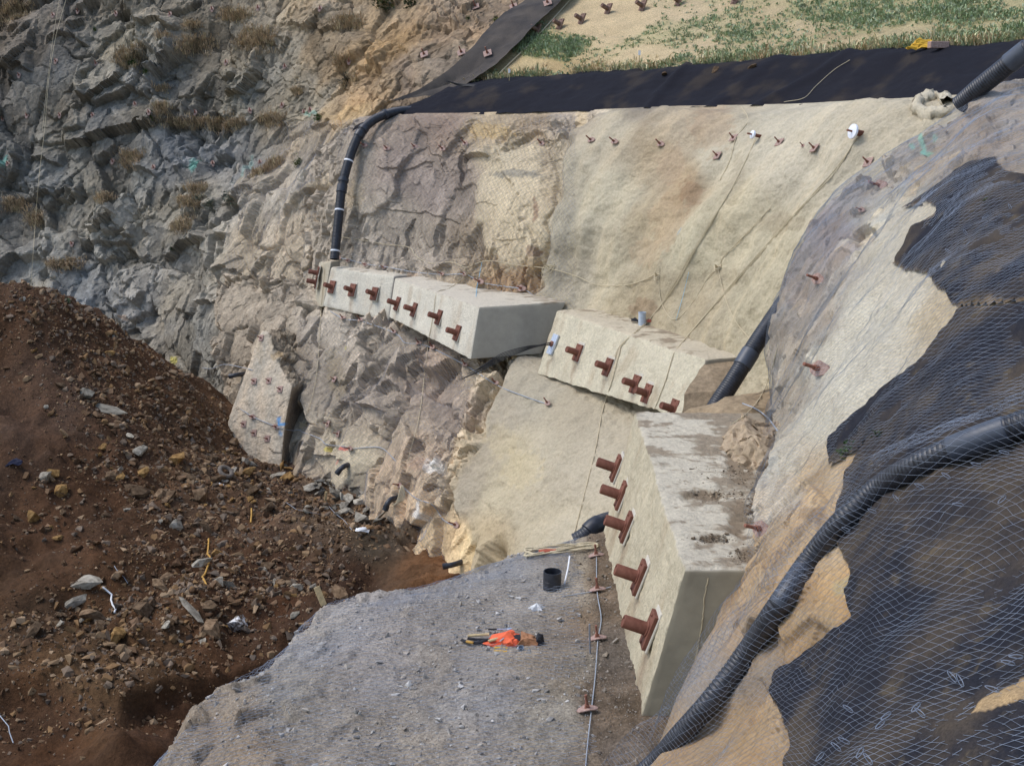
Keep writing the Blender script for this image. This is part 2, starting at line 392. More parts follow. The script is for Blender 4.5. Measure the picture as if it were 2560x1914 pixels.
def d_cliff(p, px, py):
    w = np.stack([fbm(p+3, 1.1, 4, 1), fbm(p+13, 1.1, 4, 2), fbm(p+23, 1.1, 4, 3)], 1)*0.45
    sm = sstep(560, 760, px)*(1-sstep(620, 800, py)*0.5)       # towards the buff wall the rock is less broken
    smooth2 = spot(px, py, 700, 170, 130, 160)*0.6
    k = 1-0.5*sm-smooth2*0.6
    brk = 0.35+0.9*sstep(-0.25, 0.35, fbm(p, 2.6, 3, 77))                    # sheets of sound rock between broken zones
    a, r1, e1 = facets(p, (2.0, 2.2, 2.6), 21, 1.1, 0.7, 90, w)
    b, r2, e2 = facets(p, (0.75, 0.85, 1.0), 41, 1.1, 0.7, 80, w*0.6)
    c, r3, e3 = facets(p, (0.28, 0.30, 0.36), 61, 1.0, 0.7, 60, w*0.3)
    d = (a*0.58+b*0.34*brk)*k+c*0.12*brk*(0.5+0.5*k)+fbm(p, 5.0, 3, 5)*0.5+fbm(p, 0.16, 3, 9, 0.6)*0.02-0.24*np.exp(-e1/0.022)*k-0.10*np.exp(-e2/0.025)*brk
    uu = np.tile(np.linspace(0, 1, pc.nu), pc.nv); d = d*(1-0.85*sstep(0.86, 0.97, uu)*(py < 300))
    for L, h, am, ef in CL_LEDGES: d = d+ledge(px+14*fbm(p, 0.8, 3, 4), py+26*fbm(p, 0.7, 4, 6), L, h, am*0.62, ef)
    return d, (r1, r2, r3, k)
def c_cliff(p, px, py, aux):
    r1, r2, r3, k = aux
    c = field(CLIFF_COL, px, py, 4, (vnoise(p*0.7, 31)*55, vnoise(p*0.7, 33)*45))
    n = fbm(p, 1.4, 4, 71)
    c = c*(1+0.40*(r1-0.5)+0.42*(r2-0.5)+0.34*(r3-0.5)+0.30*n)[:, None]
    tone = np.clip(fbm(p, 2.2, 3, 81)*1.6, -1, 1)
    c = c*(1+tone[:, None]*np.array([0.06, 0.0, -0.10])[None, :])
    for (x, y, rx, ry, rgb, am) in [(488,415,14,22,(90,160,150),0.7),(610,415,7,40,(130,165,160),0.4),(20,410,10,16,(90,160,155),0.6),(765,275,18,6,(120,170,160),0.5),(430,900,10,10,(190,180,60),0.6),(305,790,12,6,(170,130,90),0.4)]:
        m = spot(px, py, x, y, rx, ry, p, 5)*am; c = c*(1-m[:, None])+lin(rgb)[None, :]*m[:, None]
    return np.clip(c*np.array([1.38, 1.30, 1.15]), 0.01, 0.9)
cliff = struct(pc.build('cliff', d_cliff, c_cliff, M['rock']))

# ---- the main wall above the concrete beams
wl_ = ctrl([
 [(700,800,41.5),(850,780,37.4),(1000,800,35.2),(1200,850,31.9),(1400,880,30.2),(1600,930,26.8),(1780,990,23.6),(1870,1030,22.0),(2040,1080,20.2)],
 [(720,648,41.5),(845,652,38.2),(1005,692,36.1),(1200,737,32.6),(1400,767,30.9),(1600,802,27.6),(1780,862,24.6),(1862,902,23.2),(2010,950,21.5)],
 [(760,470,42),(866,480,38.8),(1060,500,36.9),(1255,520,33.7),(1460,530,31.1),(1690,540,28.0),(1890,570,25.0),(1990,590,23.3),(2180,620,21.5)],
 [(840,330,42),(905,345,39.4),(1130,345,37.6),(1345,345,34.6),(1570,345,31.2),(1830,350,28.2),(2070,350,25.0),(2190,350,23.2),(2400,350,21.5)],
 [(900,292,42),(990,286,39.8),(1200,281,38),(1430,276,35),(1690,269,31.5),(1990,261,28.4),(2240,250,25.2),(2400,241,23.4),(2640,226,21.6)]])
pw = Patch(widen(wl_, 0.7), 650, 330)
WALL_COL = [(880,380,(158,144,124)),(880,560,(170,156,134)),(960,330,(150,132,112)),(1000,400,(152,134,118)),(1060,460,(154,138,124)),(1000,560,(158,144,124)),(1120,320,(138,116,96)),(1150,420,(138,122,106)),(1160,520,(140,126,110)),(1060,620,(154,140,120)),(900,620,(166,152,132)),
 (1180,600,(144,126,100)),(1230,340,(168,146,110)),(1260,400,(184,168,134)),(1290,480,(196,178,140)),(1300,570,(192,172,132)),(1240,600,(178,154,116)),(1330,400,(160,142,112)),(1350,500,(166,146,112)),(1250,700,(160,134,98)),(1320,690,(168,142,104)),(1340,300,(160,138,108)),(1440,300,(160,144,122)),(1600,275,(150,136,114)),
 (1450,420,(196,182,150)),(1420,560,(196,184,154)),(1420,700,(186,172,142)),(1550,350,(198,182,148)),(1550,520,(204,190,154)),(1550,680,(200,184,146)),(1640,380,(192,168,128)),(1720,470,(184,156,114)),(1650,560,(196,174,132)),(1700,320,(192,170,134)),(1800,420,(204,190,156)),(1760,620,(204,190,150)),(1850,560,(202,186,146)),(1950,400,(206,192,160)),(2050,300,(204,190,158)),(2200,270,(200,184,150)),(1900,720,(200,184,144)),(1750,760,(190,172,134)),(1880,640,(206,190,150)),(1640,760,(184,164,124))]
def shotmask(p, px, py):
    xe = np.interp(py, [250,300,350,420,500,570,620,680,720,760], [1560,1500,1440,1420,1420,1405,1395,1365,1370,1330])
    return sstep(-14, 14, px-xe+14*vnoise(p*1.6, 77))
def palemask(p, px, py):    # pale concrete skin over the rock, ragged edged
    return sstep(-0.15, 0.15, 1-np.sqrt(((px-1290)/95)**2+((py-510)/150)**2)+0.45*fbm(p, 0.9, 4, 91))
def d_wall(p, px, py):
    s = shotmask(p, px, py); pm = palemask(p, px, py)*(1-s)
    w = np.stack([fbm(p+3, 0.7, 4, 1), fbm(p+13, 0.7, 4, 2), fbm(p+23, 0.7, 4, 3)], 1)*0.28
    brk = 0.25+1.0*sstep(-0.1, 0.45, fbm(p, 1.7, 3, 78)+0.25*sstep(560, 640, py)-0.3*spot(px, py, 1010, 460, 160, 130))
    a, r1, e1 = facets(p, (1.2, 1.4, 2.2), 121, 1.1, 0.5, 90, w)
    b, r2, e2 = facets(p, (0.40, 0.5, 0.95), 141, 1.1, 0.7, 80, w*0.6)
    c, r3, e3 = facets(p, (0.15, 0.18, 0.34), 161, 1.0, 0.7, 60, w*0.3)
    rough = 1-0.5*spot(px, py, 1010, 460, 160, 130)
    rk = a*0.22*rough+b*0.14*brk+c*0.065*brk+fbm(p, 0.12, 3, 8, 0.6)*0.012-0.05*np.exp(-e1/0.014)-0.05*np.exp(-e2/0.025)*brk
    rk = rk+ledge(px+6*vnoise(p*2, 4), py+8*vnoise(p*2.3, 6), [(940,418),(962,428),(1005,421),(1093,400)], 50, 0.07, 10)
    rk = rk+ledge(px, py+5*vnoise(p*2.3, 6), [(940,520),(996,524),(1050,532),(1106,540),(1150,560)], 40, 0.06, 8)
    rk = rk+ledge(px, py+8*vnoise(p*2, 6), [(1155,400),(1190,398),(1232,392)], 60, 0.25, 8)+ledge(px, py+6*vnoise(p*2, 6), [(1240,600),(1300,606),(1330,598)], 40, 0.10, 8)
    rk = rk+ledge(px, py+8*vnoise(p*2, 6), [(1060,668),(1090,680),(1132,662)], 40, 0.2, 6)+ledge(px, py+6*vnoise(p*2, 6), [(1190,520),(1230,508),(1260,515)], 40, 0.07, 8)
    for (x0, y0, x1, y1, ww, dp) in [(1030,545,1005,640,10,0.12),(1100,560,1078,650,10,0.14),(1135,600,1120,655,8,0.12),(1162,385,1155,470,14,0.14),(990,590,985,640,6,0.08)]:   # slots left by fallen wedges
        t = np.clip((py-y0)/(y1-y0), 0, 1); xc = x0+(x1-x0)*t
        rk = rk-dp*((np.abs(px-xc) < ww*(1-0.75*np.abs(t-0.35)/0.65)+5*vnoise(p*3.0, 88)) & (py > y0) & (py < y1))
    rk = rk*(1-0.55*pm)+pm*(0.10+0.05*fbm(p, 0.35, 3, 15))
    uu = np.tile(np.linspace(0, 1, pw.nu), pw.nv); v0 = np.repeat(np.linspace(0, 1, pw.nv), pw.nu)
    sh = 0.30+0.20*fbm(p, 2.4, 2, 19)+0.12*fbm(p, 0.9, 4, 29, 0.6)+0.05*fbm(p, 0.22, 4, 39, 0.7)+0.07*fbm(np.stack([uu*38, v0*2.5, 0*uu], 1), 1.0, 4, 212)
    # channels running down the sprayed face
    t = px+py*1.0
    for (t0, ww, dp) in [(2250,60,0.22),(2470,50,0.2),(2560,70,0.16),(2120,70,0.14),(1960,60,0.10)]:
        sh = sh-dp*np.exp(-((t-t0+40*vnoise(p*0.5, 55)+18*vnoise(p*1.5, 56))/ww)**2)*sstep(330, 480, py)*(1-sstep(700, 800, py))
    sh = sh+0.5*sstep(790, 860, py)*0
    vv = np.repeat(np.linspace(0, 1, pw.nv), pw.nu)
    d = rk*(1-s)+sh*s
    d = d*(1-0.9*sstep(0.84, 0.985, vv))
    d = d-0.25*sstep(0.0, 1.0, 1-np.abs(px-1590)/70)*sstep(270, 300, py)*0
    return d, (r1, r2, r3, s, pm)
def c_wall(p, px, py, aux):
    r1, r2, r3, s, pm = aux
    c = field(WALL_COL, px, py, 4, (vnoise(p*0.8, 31)*22, vnoise(p*0.8, 33)*22))
    n = fbm(p, 0.8, 4, 71)
    rk = (1-s)*(1-0.8*pm)
    uu = np.tile(np.linspace(0, 1, pw.nu), pw.nv); vv = np.repeat(np.linspace(0, 1, pw.nv), pw.nu)
    stk = fbm(np.stack([uu*70, vv*3.5, 0*uu], 1), 1.0, 4, 202)
    c = c*(1+s*0.20*stk)[:, None]*(1+(s*np.clip(stk, 0, 1))[:, None]*np.array([0.02, -0.02, -0.08]))
    c = c*(1+rk*(0.22*(r1-0.5)+0.26*(r2-0.5)+0.2*(r3-0.5))+0.16*n)[:, None]
    c = c*(1-(pm*0.7)[:, None])+(pm*0.7)[:, None]*lin((196,178,142))[None, :]*(1+0.2*n)[:, None]
    for (x, y, rx, ry, rgb, am) in [(1740,490,22,30,(150,104,66),0.75),(1790,330,45,60,(186,140,96),0.5),(1690,560,40,60,(190,146,98),0.5),(1640,640,40,30,(184,144,98),0.5),(1640,780,30,20,(140,90,56),0.6),(1690,420,30,40,(196,154,112),0.45),(1860,470,20,60,(150,130,100),0.4),(1950,560,40,26,(150,126,90),0.5),(2000,570,30,16,(150,126,90),0.5),(1820,690,40,14,(150,126,92),0.4),(1760,780,30,40,(176,150,104),0.4),
       (1300,440,60,9,(108,108,100),0.6),(1345,530,6,25,(130,90,64),0.6),(1335,630,14,10,(140,104,80),0.6),(1225,330,50,18,(190,158,100),0.6),(1060,310,60,20,(128,104,84),0.4),(1455,300,16,40,(206,180,134),0.6),(1020,700,30,14,(186,150,112),0.5),(1285,705,60,30,(166,126,84),0.55),(880,490,30,30,(186,164,126),0.5),(1725,590,5,9,(110,170,200),0.7)]:
        m = spot(px, py, x, y, rx*1.2, ry*1.2, p, 5)*am*np.where(s > 0.5, 0.55, 1.0); c = c*(1-m[:, None])+lin(rgb)[None, :]*m[:, None]
    gy = c.mean(1)[:, None]; c = c+(gy-c)*(0.06*s)[:, None]
    return np.clip(c*(1+(1-s)[:, None]*np.array([0.16, 0.14, 0.12]))*(1-0.10*s[:, None]), 0.01, 0.9)
def sprayed(patch, o, s):
    """faces of sprayed concrete take the sprayed material and smooth shading"""
    o.data.materials.append(M['shot']); m = s[patch.fq].mean(1) > 0.5
    o.data.polygons.foreach_set('material_index', m.astype(np.int32)); o.data.polygons.foreach_set('use_smooth', m)
wall = struct(pw.build('cut_rock_wall', d_wall, c_wall, M['rockfine']))
sprayed(pw, wall, shotmask(pw.B.reshape(-1, 3), pw.px, pw.py))

# ---- the lower wall under the beams
lw = ctrl([
 [(560,690,42),(700,700,40),(850,730,39),(1000,775,36.2),(1200,850,32.6),(1400,905,30.4),(1600,980,26.5),(1760,1040,23.5)],
 [(540,800,40.5),(690,800,38.4),(820,800,37.2),(970,826,34.9),(1160,915,30.8),(1350,958,28.1),(1570,1070,24.4),(1700,1150,21.8)],
 [(560,980,38.5),(680,980,36.6),(800,1000,34.9),(930,1020,32.4),(1100,1080,29.0),(1270,1130,26.4),(1460,1200,23.2),(1620,1270,20.6)],
 [(580,1150,37),(700,1150,34.9),(820,1180,33.2),(960,1230,30.1),(1080,1280,27.4),(1200,1320,25.1),(1390,1380,21.8),(1560,1440,19)],
 [(600,1300,36),(720,1300,33.6),(850,1340,31.8),(990,1420,28.6),(1060,1470,26.4),(1130,1530,24),(1310,1560,20.6),(1520,1570,18)]])
pl = Patch(lw, 470, 330)
LOW_COL = [(850,830,(156,146,132)),(900,900,(150,138,122)),(820,980,(146,134,118)),(780,1100,(166,154,134)),(880,1150,(176,164,138)),(940,1000,(140,128,114)),(960,1100,(152,138,118)),(1000,880,(150,138,122)),(1040,960,(134,118,104)),(1100,900,(142,124,108)),(1100,1000,(140,124,110)),(1000,1180,(166,144,118)),(1060,1150,(160,140,118)),(1130,1080,(146,130,112)),(1100,1220,(162,146,124)),(1030,1280,(176,152,122)),(1080,1340,(182,158,122)),(1150,1330,(180,152,112)),(1160,1000,(150,134,118)),(1200,960,(160,146,124)),
 (1250,1050,(178,162,132)),(1350,1000,(182,168,138)),(1300,1150,(194,176,136)),(1250,1250,(196,178,138)),(1380,1150,(192,176,142)),(1450,1050,(176,160,128)),(1450,1200,(188,172,140)),(1350,1300,(196,178,140)),(1200,1350,(194,172,128)),(1420,1320,(192,176,142)),(1500,1150,(186,170,138)),(1160,1240,(176,160,130)),(1230,1350,(192,166,120)),(740,900,(132,120,104)),(740,1200,(140,126,108))]
def lowshot(p, px, py):
    xe = np.interp(py, [920,1000,1060,1120,1200,1260,1330,1420], [1290,1255,1225,1200,1165,1150,1175,1190])
    return sstep(-14, 14, px-xe+16*vnoise(p*1.6, 77))
def d_low(p, px, py):
    s = lowshot(p, px, py)
    w = np.stack([fbm(p+3, 0.7, 4, 1), fbm(p+13, 0.7, 4, 2), fbm(p+23, 0.7, 4, 3)], 1)*0.30
    flat = spot(px, py, 880, 1160, 110, 90)
    brk = (0.22+1.1*sstep(-0.15, 0.4, fbm(p, 1.6, 3, 79)))*(1-0.7*flat)
    a, r1, e1 = facets(p, (1.2, 1.4, 2.4), 221, 1.15, 0.7, 90, w)
    b, r2, e2 = facets(p, (0.45, 0.5, 1.0), 241, 1.1, 0.8, 80, w*0.6)
    c, r3, e3 = facets(p, (0.16, 0.18, 0.30), 261, 1.0, 0.7, 60, w*0.3)
    rk = a*0.42+b*0.22*brk+c*0.09*brk+fbm(p, 0.12, 3, 8, 0.6)*0.012-0.16*np.exp(-e1/0.018)-0.07*np.exp(-e2/0.025)*brk
    rk = rk+ledge(px+5*vnoise(p*2, 4), py+6*vnoise(p*2, 6), [(850,1010),(900,1016),(960,1030)], 70, 0.25, 8)+ledge(px, py+6*vnoise(p*2, 6), [(760,1130),(830,1140),(880,1150)], 60, 0.12, 10)
    for (x0, y0, x1, y1, ww, dp) in [(890,910,850,1010,14,0.25),(1040,905,1010,1020,18,0.22),(935,1140,932,1190,10,0.2),(1075,1210,1072,1250,12,0.25),(930,930,900,960,16,0.3),(975,955,960,985,14,0.3),(750,1100,742,1150,10,0.25),(840,1105,836,1135,8,0.2)]:
        t = np.clip((py-y0)/(y1-y0), 0, 1); xc = x0+(x1-x0)*t
        rk = rk-dp*((np.abs(px-xc) < ww*(1-0.75*np.abs(t-0.35)/0.65)+5*vnoise(p*3.0, 88)) & (py > y0) & (py < y1))
    sh = 0.15+0.18*fbm(p, 2.2, 2, 19)+0.12*fbm(p, 0.7, 4, 29, 0.6)+0.05*fbm(p, 0.2, 4, 39, 0.7)
    toe = sstep(1330, 1390, py)*sstep(1000, 1060, px)*(1-sstep(1230, 1300, px))
    sh = sh*(1-toe)+toe*(a*0.3+b*0.15)
    return rk*(1-s)+sh*s, (r1, r2, r3, s)
def c_low(p, px, py, aux):
    r1, r2, r3, s = aux
    c = field(LOW_COL, px, py, 4, (vnoise(p*0.8, 31)*22, vnoise(p*0.8, 33)*22))
    n = fbm(p, 0.7, 4, 73)
    c = c*(1+(1-s)*(0.26*(r1-0.5)+0.34*(r2-0.5)+0.24*(r3-0.5))+0.16*n)[:, None]
    for (x, y, rx, ry, rgb, am) in [(1075,1165,16,18,(208,208,206),0.7),(1085,1160,26,14,(200,200,198),0.5),(1052,1275,10,26,(206,208,210),0.7),(1028,1375,8,30,(208,206,200),0.6),(1060,1340,14,16,(140,146,160),0.5),(1090,1160,20,20,(210,208,204),0.3),(1310,1180,60,50,(206,184,134),0.5),(1260,1110,40,40,(200,178,130),0.4),(865,870,6,6,(190,180,90),0.6),(1058,925,5,6,(205,195,60),0.7),(1080,1155,16,10,(215,215,215),0.6),(830,1125,7,6,(205,190,60),0.7),(862,1148,7,14,(216,120,110),0.6),(875,1125,12,4,(214,70,66),0.7),(840,935,25,60,(128,112,76),0.35),(1050,1160,22,18,(160,120,100),0.3),(1000,1100,30,30,(160,138,112),0.3)]:
        m = spot(px, py, x, y, rx, ry, p, 5)*am; c = c*(1-m[:, None])+lin(rgb)[None, :]*m[:, None]
    gy = c.mean(1)[:, None]; c = c+(gy-c)*(0.06*s)[:, None]
    return np.clip(c*(1+(1-s)[:, None]*np.array([0.42, 0.35, 0.22])), 0.01, 0.9)
lower = struct(pl.build('lower_rock_wall', d_low, c_low, M['rockfine']))
sprayed(pl, lower, lowshot(pl.B.reshape(-1, 3), pl.px, pl.py))

# ---- rock buttress at the foot of the far beam
bt = ctrl([
 [(700,812,40),(655,826,38.6),(668,828,37.4),(700,818,38.0),(735,815,38.8)],
 [(665,845,39),(649,838,36.8),(674,834,36.5),(716,836,37.2),(765,840,38.0)],
 [(645,905,38.5),(624,905,36.4),(692,897,36.1),(735,890,36.7),(790,900,37.2)],
 [(610,1013,38),(582,1015,35.9),(729,966,35.2),(755,960,35.9),(790,955,36.6)],
 [(600,1075,37.5),(564,1075,35.6),(713,1055,34.8),(735,1062,35.6),(770,1070,36.2)],
 [(600,1130,37),(566,1130,35.4),(703,1150,34.4),(722,1140,35.0),(750,1130,35.8)],
 [(600,1260,36.5),(570,1260,35.1),(700,1270,34.0),(715,1260,34.6),(740,1240,35.4)]])
pb = Patch(bt, 130, 150, linear=True)
def d_but(p, px, py):
    a, r1, e1 = facets(p, (0.35, 0.4, 0.5), 321, 1.0, 0.7); b, r2, e2 = facets(p, (0.13, 0.13, 0.14), 331, 1, 0.7)
    top = sstep(-6, 8, px-np.interp(py, [830, 892, 965, 1010, 1100], [672, 689, 728, 760, 800]))*(1-sstep(950, 985, py))
    d = 0.02*fbm(p, 0.4, 3, 3)+top*(a*0.16+b*0.06)+(1-top)*(a*0.015+b*0.012)
    d = d+ledge(px, py, [(700,1130),(685,1126),(690,1129)][::-1] if False else [(672,1120),(690,1132),(706,1134)], 30, 0.04, 3)
    return d, (r1, r2, top)
def c_but(p, px, py, aux):
    r1, r2, top = aux
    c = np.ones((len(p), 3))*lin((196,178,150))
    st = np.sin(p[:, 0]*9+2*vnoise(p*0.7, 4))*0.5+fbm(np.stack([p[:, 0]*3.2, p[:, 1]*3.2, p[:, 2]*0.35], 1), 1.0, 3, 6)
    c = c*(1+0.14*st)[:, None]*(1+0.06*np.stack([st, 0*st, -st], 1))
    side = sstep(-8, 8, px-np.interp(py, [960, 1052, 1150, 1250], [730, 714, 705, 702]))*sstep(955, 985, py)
    c = c*(1-side[:, None])+lin((126,112,94))[None, :]*side[:, None]*(1+0.25*(r1-0.5))[:, None]  # shade on the buttress's right side, put into the rock colour
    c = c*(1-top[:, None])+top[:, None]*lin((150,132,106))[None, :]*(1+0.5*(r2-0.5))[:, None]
    for (x, y, rx, ry, rgb, am) in [(697,1050,5,12,(60,150,220),0.9),(706,1060,12,6,(60,150,220),0.8),(700,1080,5,8,(90,160,215),0.6),(690,890,14,10,(190,150,90),0.4),(650,880,10,30,(190,166,130),0.4)]:
        m = spot(px, py, x, y, rx, ry, p, 5)*am; c = c*(1-m[:, None])+lin(rgb)[None, :]*m[:, None]
    return np.clip(c, 0.01, 0.9)
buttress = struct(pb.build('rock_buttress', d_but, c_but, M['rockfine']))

# ---- strip covered by black geotextile along the top of the wall, and the grassy hillside above it
st_ = ctrl([
 [(880,330,39.6),(985,292,39.9),(1200,287,37.9),(1430,281,34.9),(1690,273,31.4),(1990,266,28.3),(2240,255,25.1),(2400,246,23.3),(2700,232,21.5)],
 [(900,310,40),(985,281,40.1),(1200,275,38.15),(1430,270,35.15),(1690,263,31.65),(1990,255,28.55),(2240,244,25.35),(2400,235,23.55),(2700,220,21.8)],
 [(960,300,40.6),(1040,258,40.4),(1200,240,38.9),(1430,232,36.1),(1690,222,32.6),(1990,207,29.4),(2240,194,26.3),(2400,184,24.5),(2700,165,22.7)],
 [(1030,270,41.0),(1110,225,40.6),(1240,206,39.6),(1450,192,36.9),(1690,174,33.5),(1980,150,30.5),(2230,131,27.5),(2400,120,25.9),(2700,100,24)],
 [(1060,255,41.6),(1130,208,41.0),(1250,196,40.4),(1460,182,37.6),(1695,165,34.2),(1985,142,31.1),(2235,124,28.1),(2405,113,26.5),(2700,93,24.6)]])
ps = Patch(widen(st_), 460, 90)
def d_strip(p, px, py):
    t = px*0.7+py
    fold = 0.10*np.exp(-((px-1640-0.9*(250-py)+12*vnoise(p, 2))/14)**2)+0.08*np.exp(-((px-1960-1.6*(230-py)+12*vnoise(p, 2))/18)**2)+0.07*np.exp(-((px-1830-1.3*(230-py))/22)**2)
    v = np.sin(px*0.02+vnoise(p*0.8, 3)*4)*0.02
    return 0.05*fbm(p, 1.2, 3, 3)+0.035*fbm(np.stack([p[:, 0]+p[:, 2], p[:, 1], p[:, 2]*0.2], 1), 0.4, 3, 8)+fold+v, None
def c_strip(p, px, py, aux):
    c = np.ones((len(p), 3))*np.array([0.013, 0.013, 0.018])
    n = sstep(0.05, 0.55, fbm(p, 0.7, 4, 12))[:, None]*0.5
    c = c*(1-n)+n*np.array([0.055, 0.043, 0.032])
    up = sstep(0.1, 0.7, fbm(p*np.array([1, 1, 2.5]), 0.5, 3, 4))*sstep(20, 0, 0*px)*0
    return c
strip = link('geotextile_strip', npmesh('x', np.zeros((3, 3)), np.array([[0, 1, 2]])), None); bpy.data.objects.remove(strip)
strip = ps.build('geotextile_strip', d_strip, c_strip, M['geo'], True)
tag(strip, 'long black geotextile sheet along the top of the pale wall', 'geotextile')

hl = ctrl([
 [(1085,236,41.6),(1240,208,40.3),(1460,190,37.5),(1695,172,34.1),(1985,148,31.0),(2235,130,28.0),(2410,118,26.4),(2750,95,24.4)],
 [(1140,180,42.0),(1300,150,41.2),(1510,130,38.8),(1760,112,35.8),(2040,92,33),(2290,74,30.2),(2470,60,28.6),(2800,30,26.5)],
 [(1270,80,43.4),(1400,55,43),(1620,40,41),(1870,22,38.5),(2140,0,36),(2390,-20,33.4),(2560,-40,31.8),(2900,-80,29.5)],
 [(1480,-100,48),(1620,-120,47.5),(1850,-140,45.5),(2100,-160,43.5),(2360,-180,41),(2600,-200,38.5),(2800,-220,37),(3100,-260,34)],
 [(1850,-320,55),(2000,-340,54.5),(2200,-360,53),(2450,-380,51),(2700,-400,48.5),(2900,-420,46),(3100,-440,44),(3400,-480,41)]])
ph = Patch(widen(hl, 0.8), 320, 220)
def greenmap(p, px, py):
    g = fbm(p, 1.1, 5, 44, 0.65)*1.1+0.30
    g = g+0.9*spot(px, py, 1370, 118, 100, 34)-1.0*spot(px, py, 1500, 45, 150, 50)-0.8*spot(px, py, 1330, 165, 80, 20)-0.5*spot(px, py, 1620, 140, 60, 24)+0.5*spot(px, py, 2200, 25, 260, 45)+0.25*spot(px, py, 1800, 90, 200, 50)
    return g
def d_hill(p, px, py): return 0.12*fbm(p, 1.5, 3, 3)+0.03*fbm(p, 0.3, 3, 5), greenmap(p, px, py)
def c_hill(p, px, py, g):
    c = field([(1300,150,(196,170,118)),(1500,60,(206,178,130)),(1600,130,(202,176,128)),(1700,30,(200,174,130)),(2000,90,(196,172,126)),(2300,60,(186,166,118)),(2500,40,(178,162,112)),(1400,185,(176,148,98)),(2000,140,(176,150,104)),(1200,215,(178,146,92))], px, py, 3)
    c = c*(1+0.18*fbm(p, 0.5, 4, 9))[:, None]
    k = (0.45*sstep(-0.1, 0.9, g))[:, None]
    return c*(1-k)+k*lin((150,156,98))
hill = struct(ph.build('hillside', d_hill, c_hill, M['gravel'], True))

# dark netted band between the orange rock slope and the hillside
bd = ctrl([
 [(980,266,41.0),(1050,258,41.0),(1125,250,40.9)],
 [(1085,215,41.4),(1165,212,41.4),(1215,207,40.6)],
 [(1172,150,42.2),(1240,148,41.9),(1290,140,41.5)],
 [(1242,72,43.6),(1320,70,43.0),(1365,62,42.9)],
 [(1335,10,45.0),(1400,0,44.4),(1440,-10,44.6)],
 [(1500,-110,47.5),(1540,-115,47.8),(1580,-120,47.9)]])
pbd = Patch(bd, 70, 200)
def d_band(p, px, py): return 0.30+0.08*fbm(p, 0.8, 3, 3), None
def c_band(p, px, py, a):
    n = (0.5+0.5*fbm(p, 0.5, 4, 3))[:, None]
    return np.array([0.035, 0.034, 0.036])*(1-n*0.6)+n*0.6*np.array([0.16, 0.13, 0.10])
band = pbd.build('geotextile_band', d_band, c_band, M['geo'])
tag(band, 'dark grey netted geotextile band running up left of the grass', 'geotextile')

# ---- the near slope on the right
NS = [
 [(1500,2060,10.0),(1800,2060,7.6),(2150,2060,5.8),(2560,2060,4.6),(3100,2060,3.7)],
 [(1636,1870,10.7),(1850,1850,8.8),(2150,1800,6.9),(2560,1750,5.7),(3100,1720,4.6)],
 [(1742,1650,11.25),(1945,1600,9.5),(2200,1550,8.0),(2560,1480,6.9),(3100,1420,5.6)],
 [(1870,1435,11.7),(2000,1400,10.2),(2250,1330,8.7),(2560,1250,7.9),(3100,1180,6.5)],
 [(1897,1280,13.4),(2030,1210,12.0),(2280,1100,10.0),(2560,1030,9.0),(3100,950,7.7)],
 [(1914,1150,15.6),(2050,1040,13.8),(2290,900,11.7),(2560,780,10.6),(3100,700,9.1)],
 [(1940,1010,18.2),(2062,880,16.2),(2300,680,14.1),(2560,520,13.2),(3100,450,11.4)],
 [(1940,800,20.3),(2080,690,18.9),(2310,500,17.1),(2560,350,16.6),(3100,290,15)],
 [(2005,610,21.8),(2130,510,21.0),(2330,385,20.3),(2560,250,20),(3100,200,19)],
 [(2100,505,22.8),(2220,405,22.6),(2400,278,22.2),(2560,212,22),(3100,180,21)]]
rows = []
for r in ctrl(NS): rows.append([r[0]+np.array([0.30, 0.75, -0.75])]+r)
rows.append([c+np.array([0.5, 1.4, -0.9]) for c in rows[-1]])
pn = Patch(widen(rows, 1.3), 420, 490)
NEAR_COL = [(2000,550,(146,132,120)),(2100,450,(150,138,124)),(2250,330,(150,138,122)),(2400,280,(150,136,120)),(2500,240,(154,140,122)),(2450,340,(152,134,112)),(2350,420,(158,142,118)),(2080,600,(148,134,124)),(2000,700,(152,138,122)),(1960,800,(156,144,126)),(2050,800,(164,150,130)),(1980,900,(166,152,130)),(1960,1000,(158,144,122)),(2000,1000,(172,158,134)),
 (2200,600,(196,184,156)),(2300,560,(198,184,154)),(2250,750,(206,194,166)),(2180,800,(206,196,170)),(2350,790,(186,166,130)),(2100,900,(204,194,168)),(2050,1050,(200,190,164)),(2120,980,(206,196,170)),(1980,1150,(194,182,156)),(1960,1250,(188,172,146)),(2030,1180,(186,158,118)),(2080,1250,(190,154,106)),(2000,1350,(178,148,108)),(2130,1130,(190,158,114)),(1950,1450,(172,142,104)),(2100,1480,(192,150,96)),(2000,1600,(178,144,100)),(1880,1600,(160,136,108)),(1850,1800,(176,142,98)),(1720,1870,(164,136,102)),(1780,1700,(150,136,120)),(2480,1740,(196,158,104)),(2300,1860,(190,152,98)),(2250,1900,(186,150,100)),(1900,1880,(170,138,98)),(2580,1700,(190,150,100))]
GEO_POLYS = [
 [(2247,527),(2300,492),(2356,460),(2424,406),(2492,394),(2516,430),(2560,436),(7000,430),(7000,790),(2414,790),(2395,769),(2318,690),(2274,689),(2245,672),(2303,576),(2356,537),(2332,520)],
 [(2414,784),(7000,700),(7000,2100),(2250,2100),(1970,1935),(1980,1862),(1942,1746),(1947,1685),(2141,1563),(2119,1480),(2146,1447),(2113,1398),(2085,1359),(2096,1260),(2135,1182),(2190,1110),(2100,1168),(2080,1171),(2072,1105),(2081,1098),(2173,1016),(2231,962),(2303,909),(2351,846)]]
GEO_HOLES = [[(2445,1800),(2480,1770),(2530,1722),(2575,1690),(2640,1680),(2620,1740),(2540,1775),(2490,1808)]]
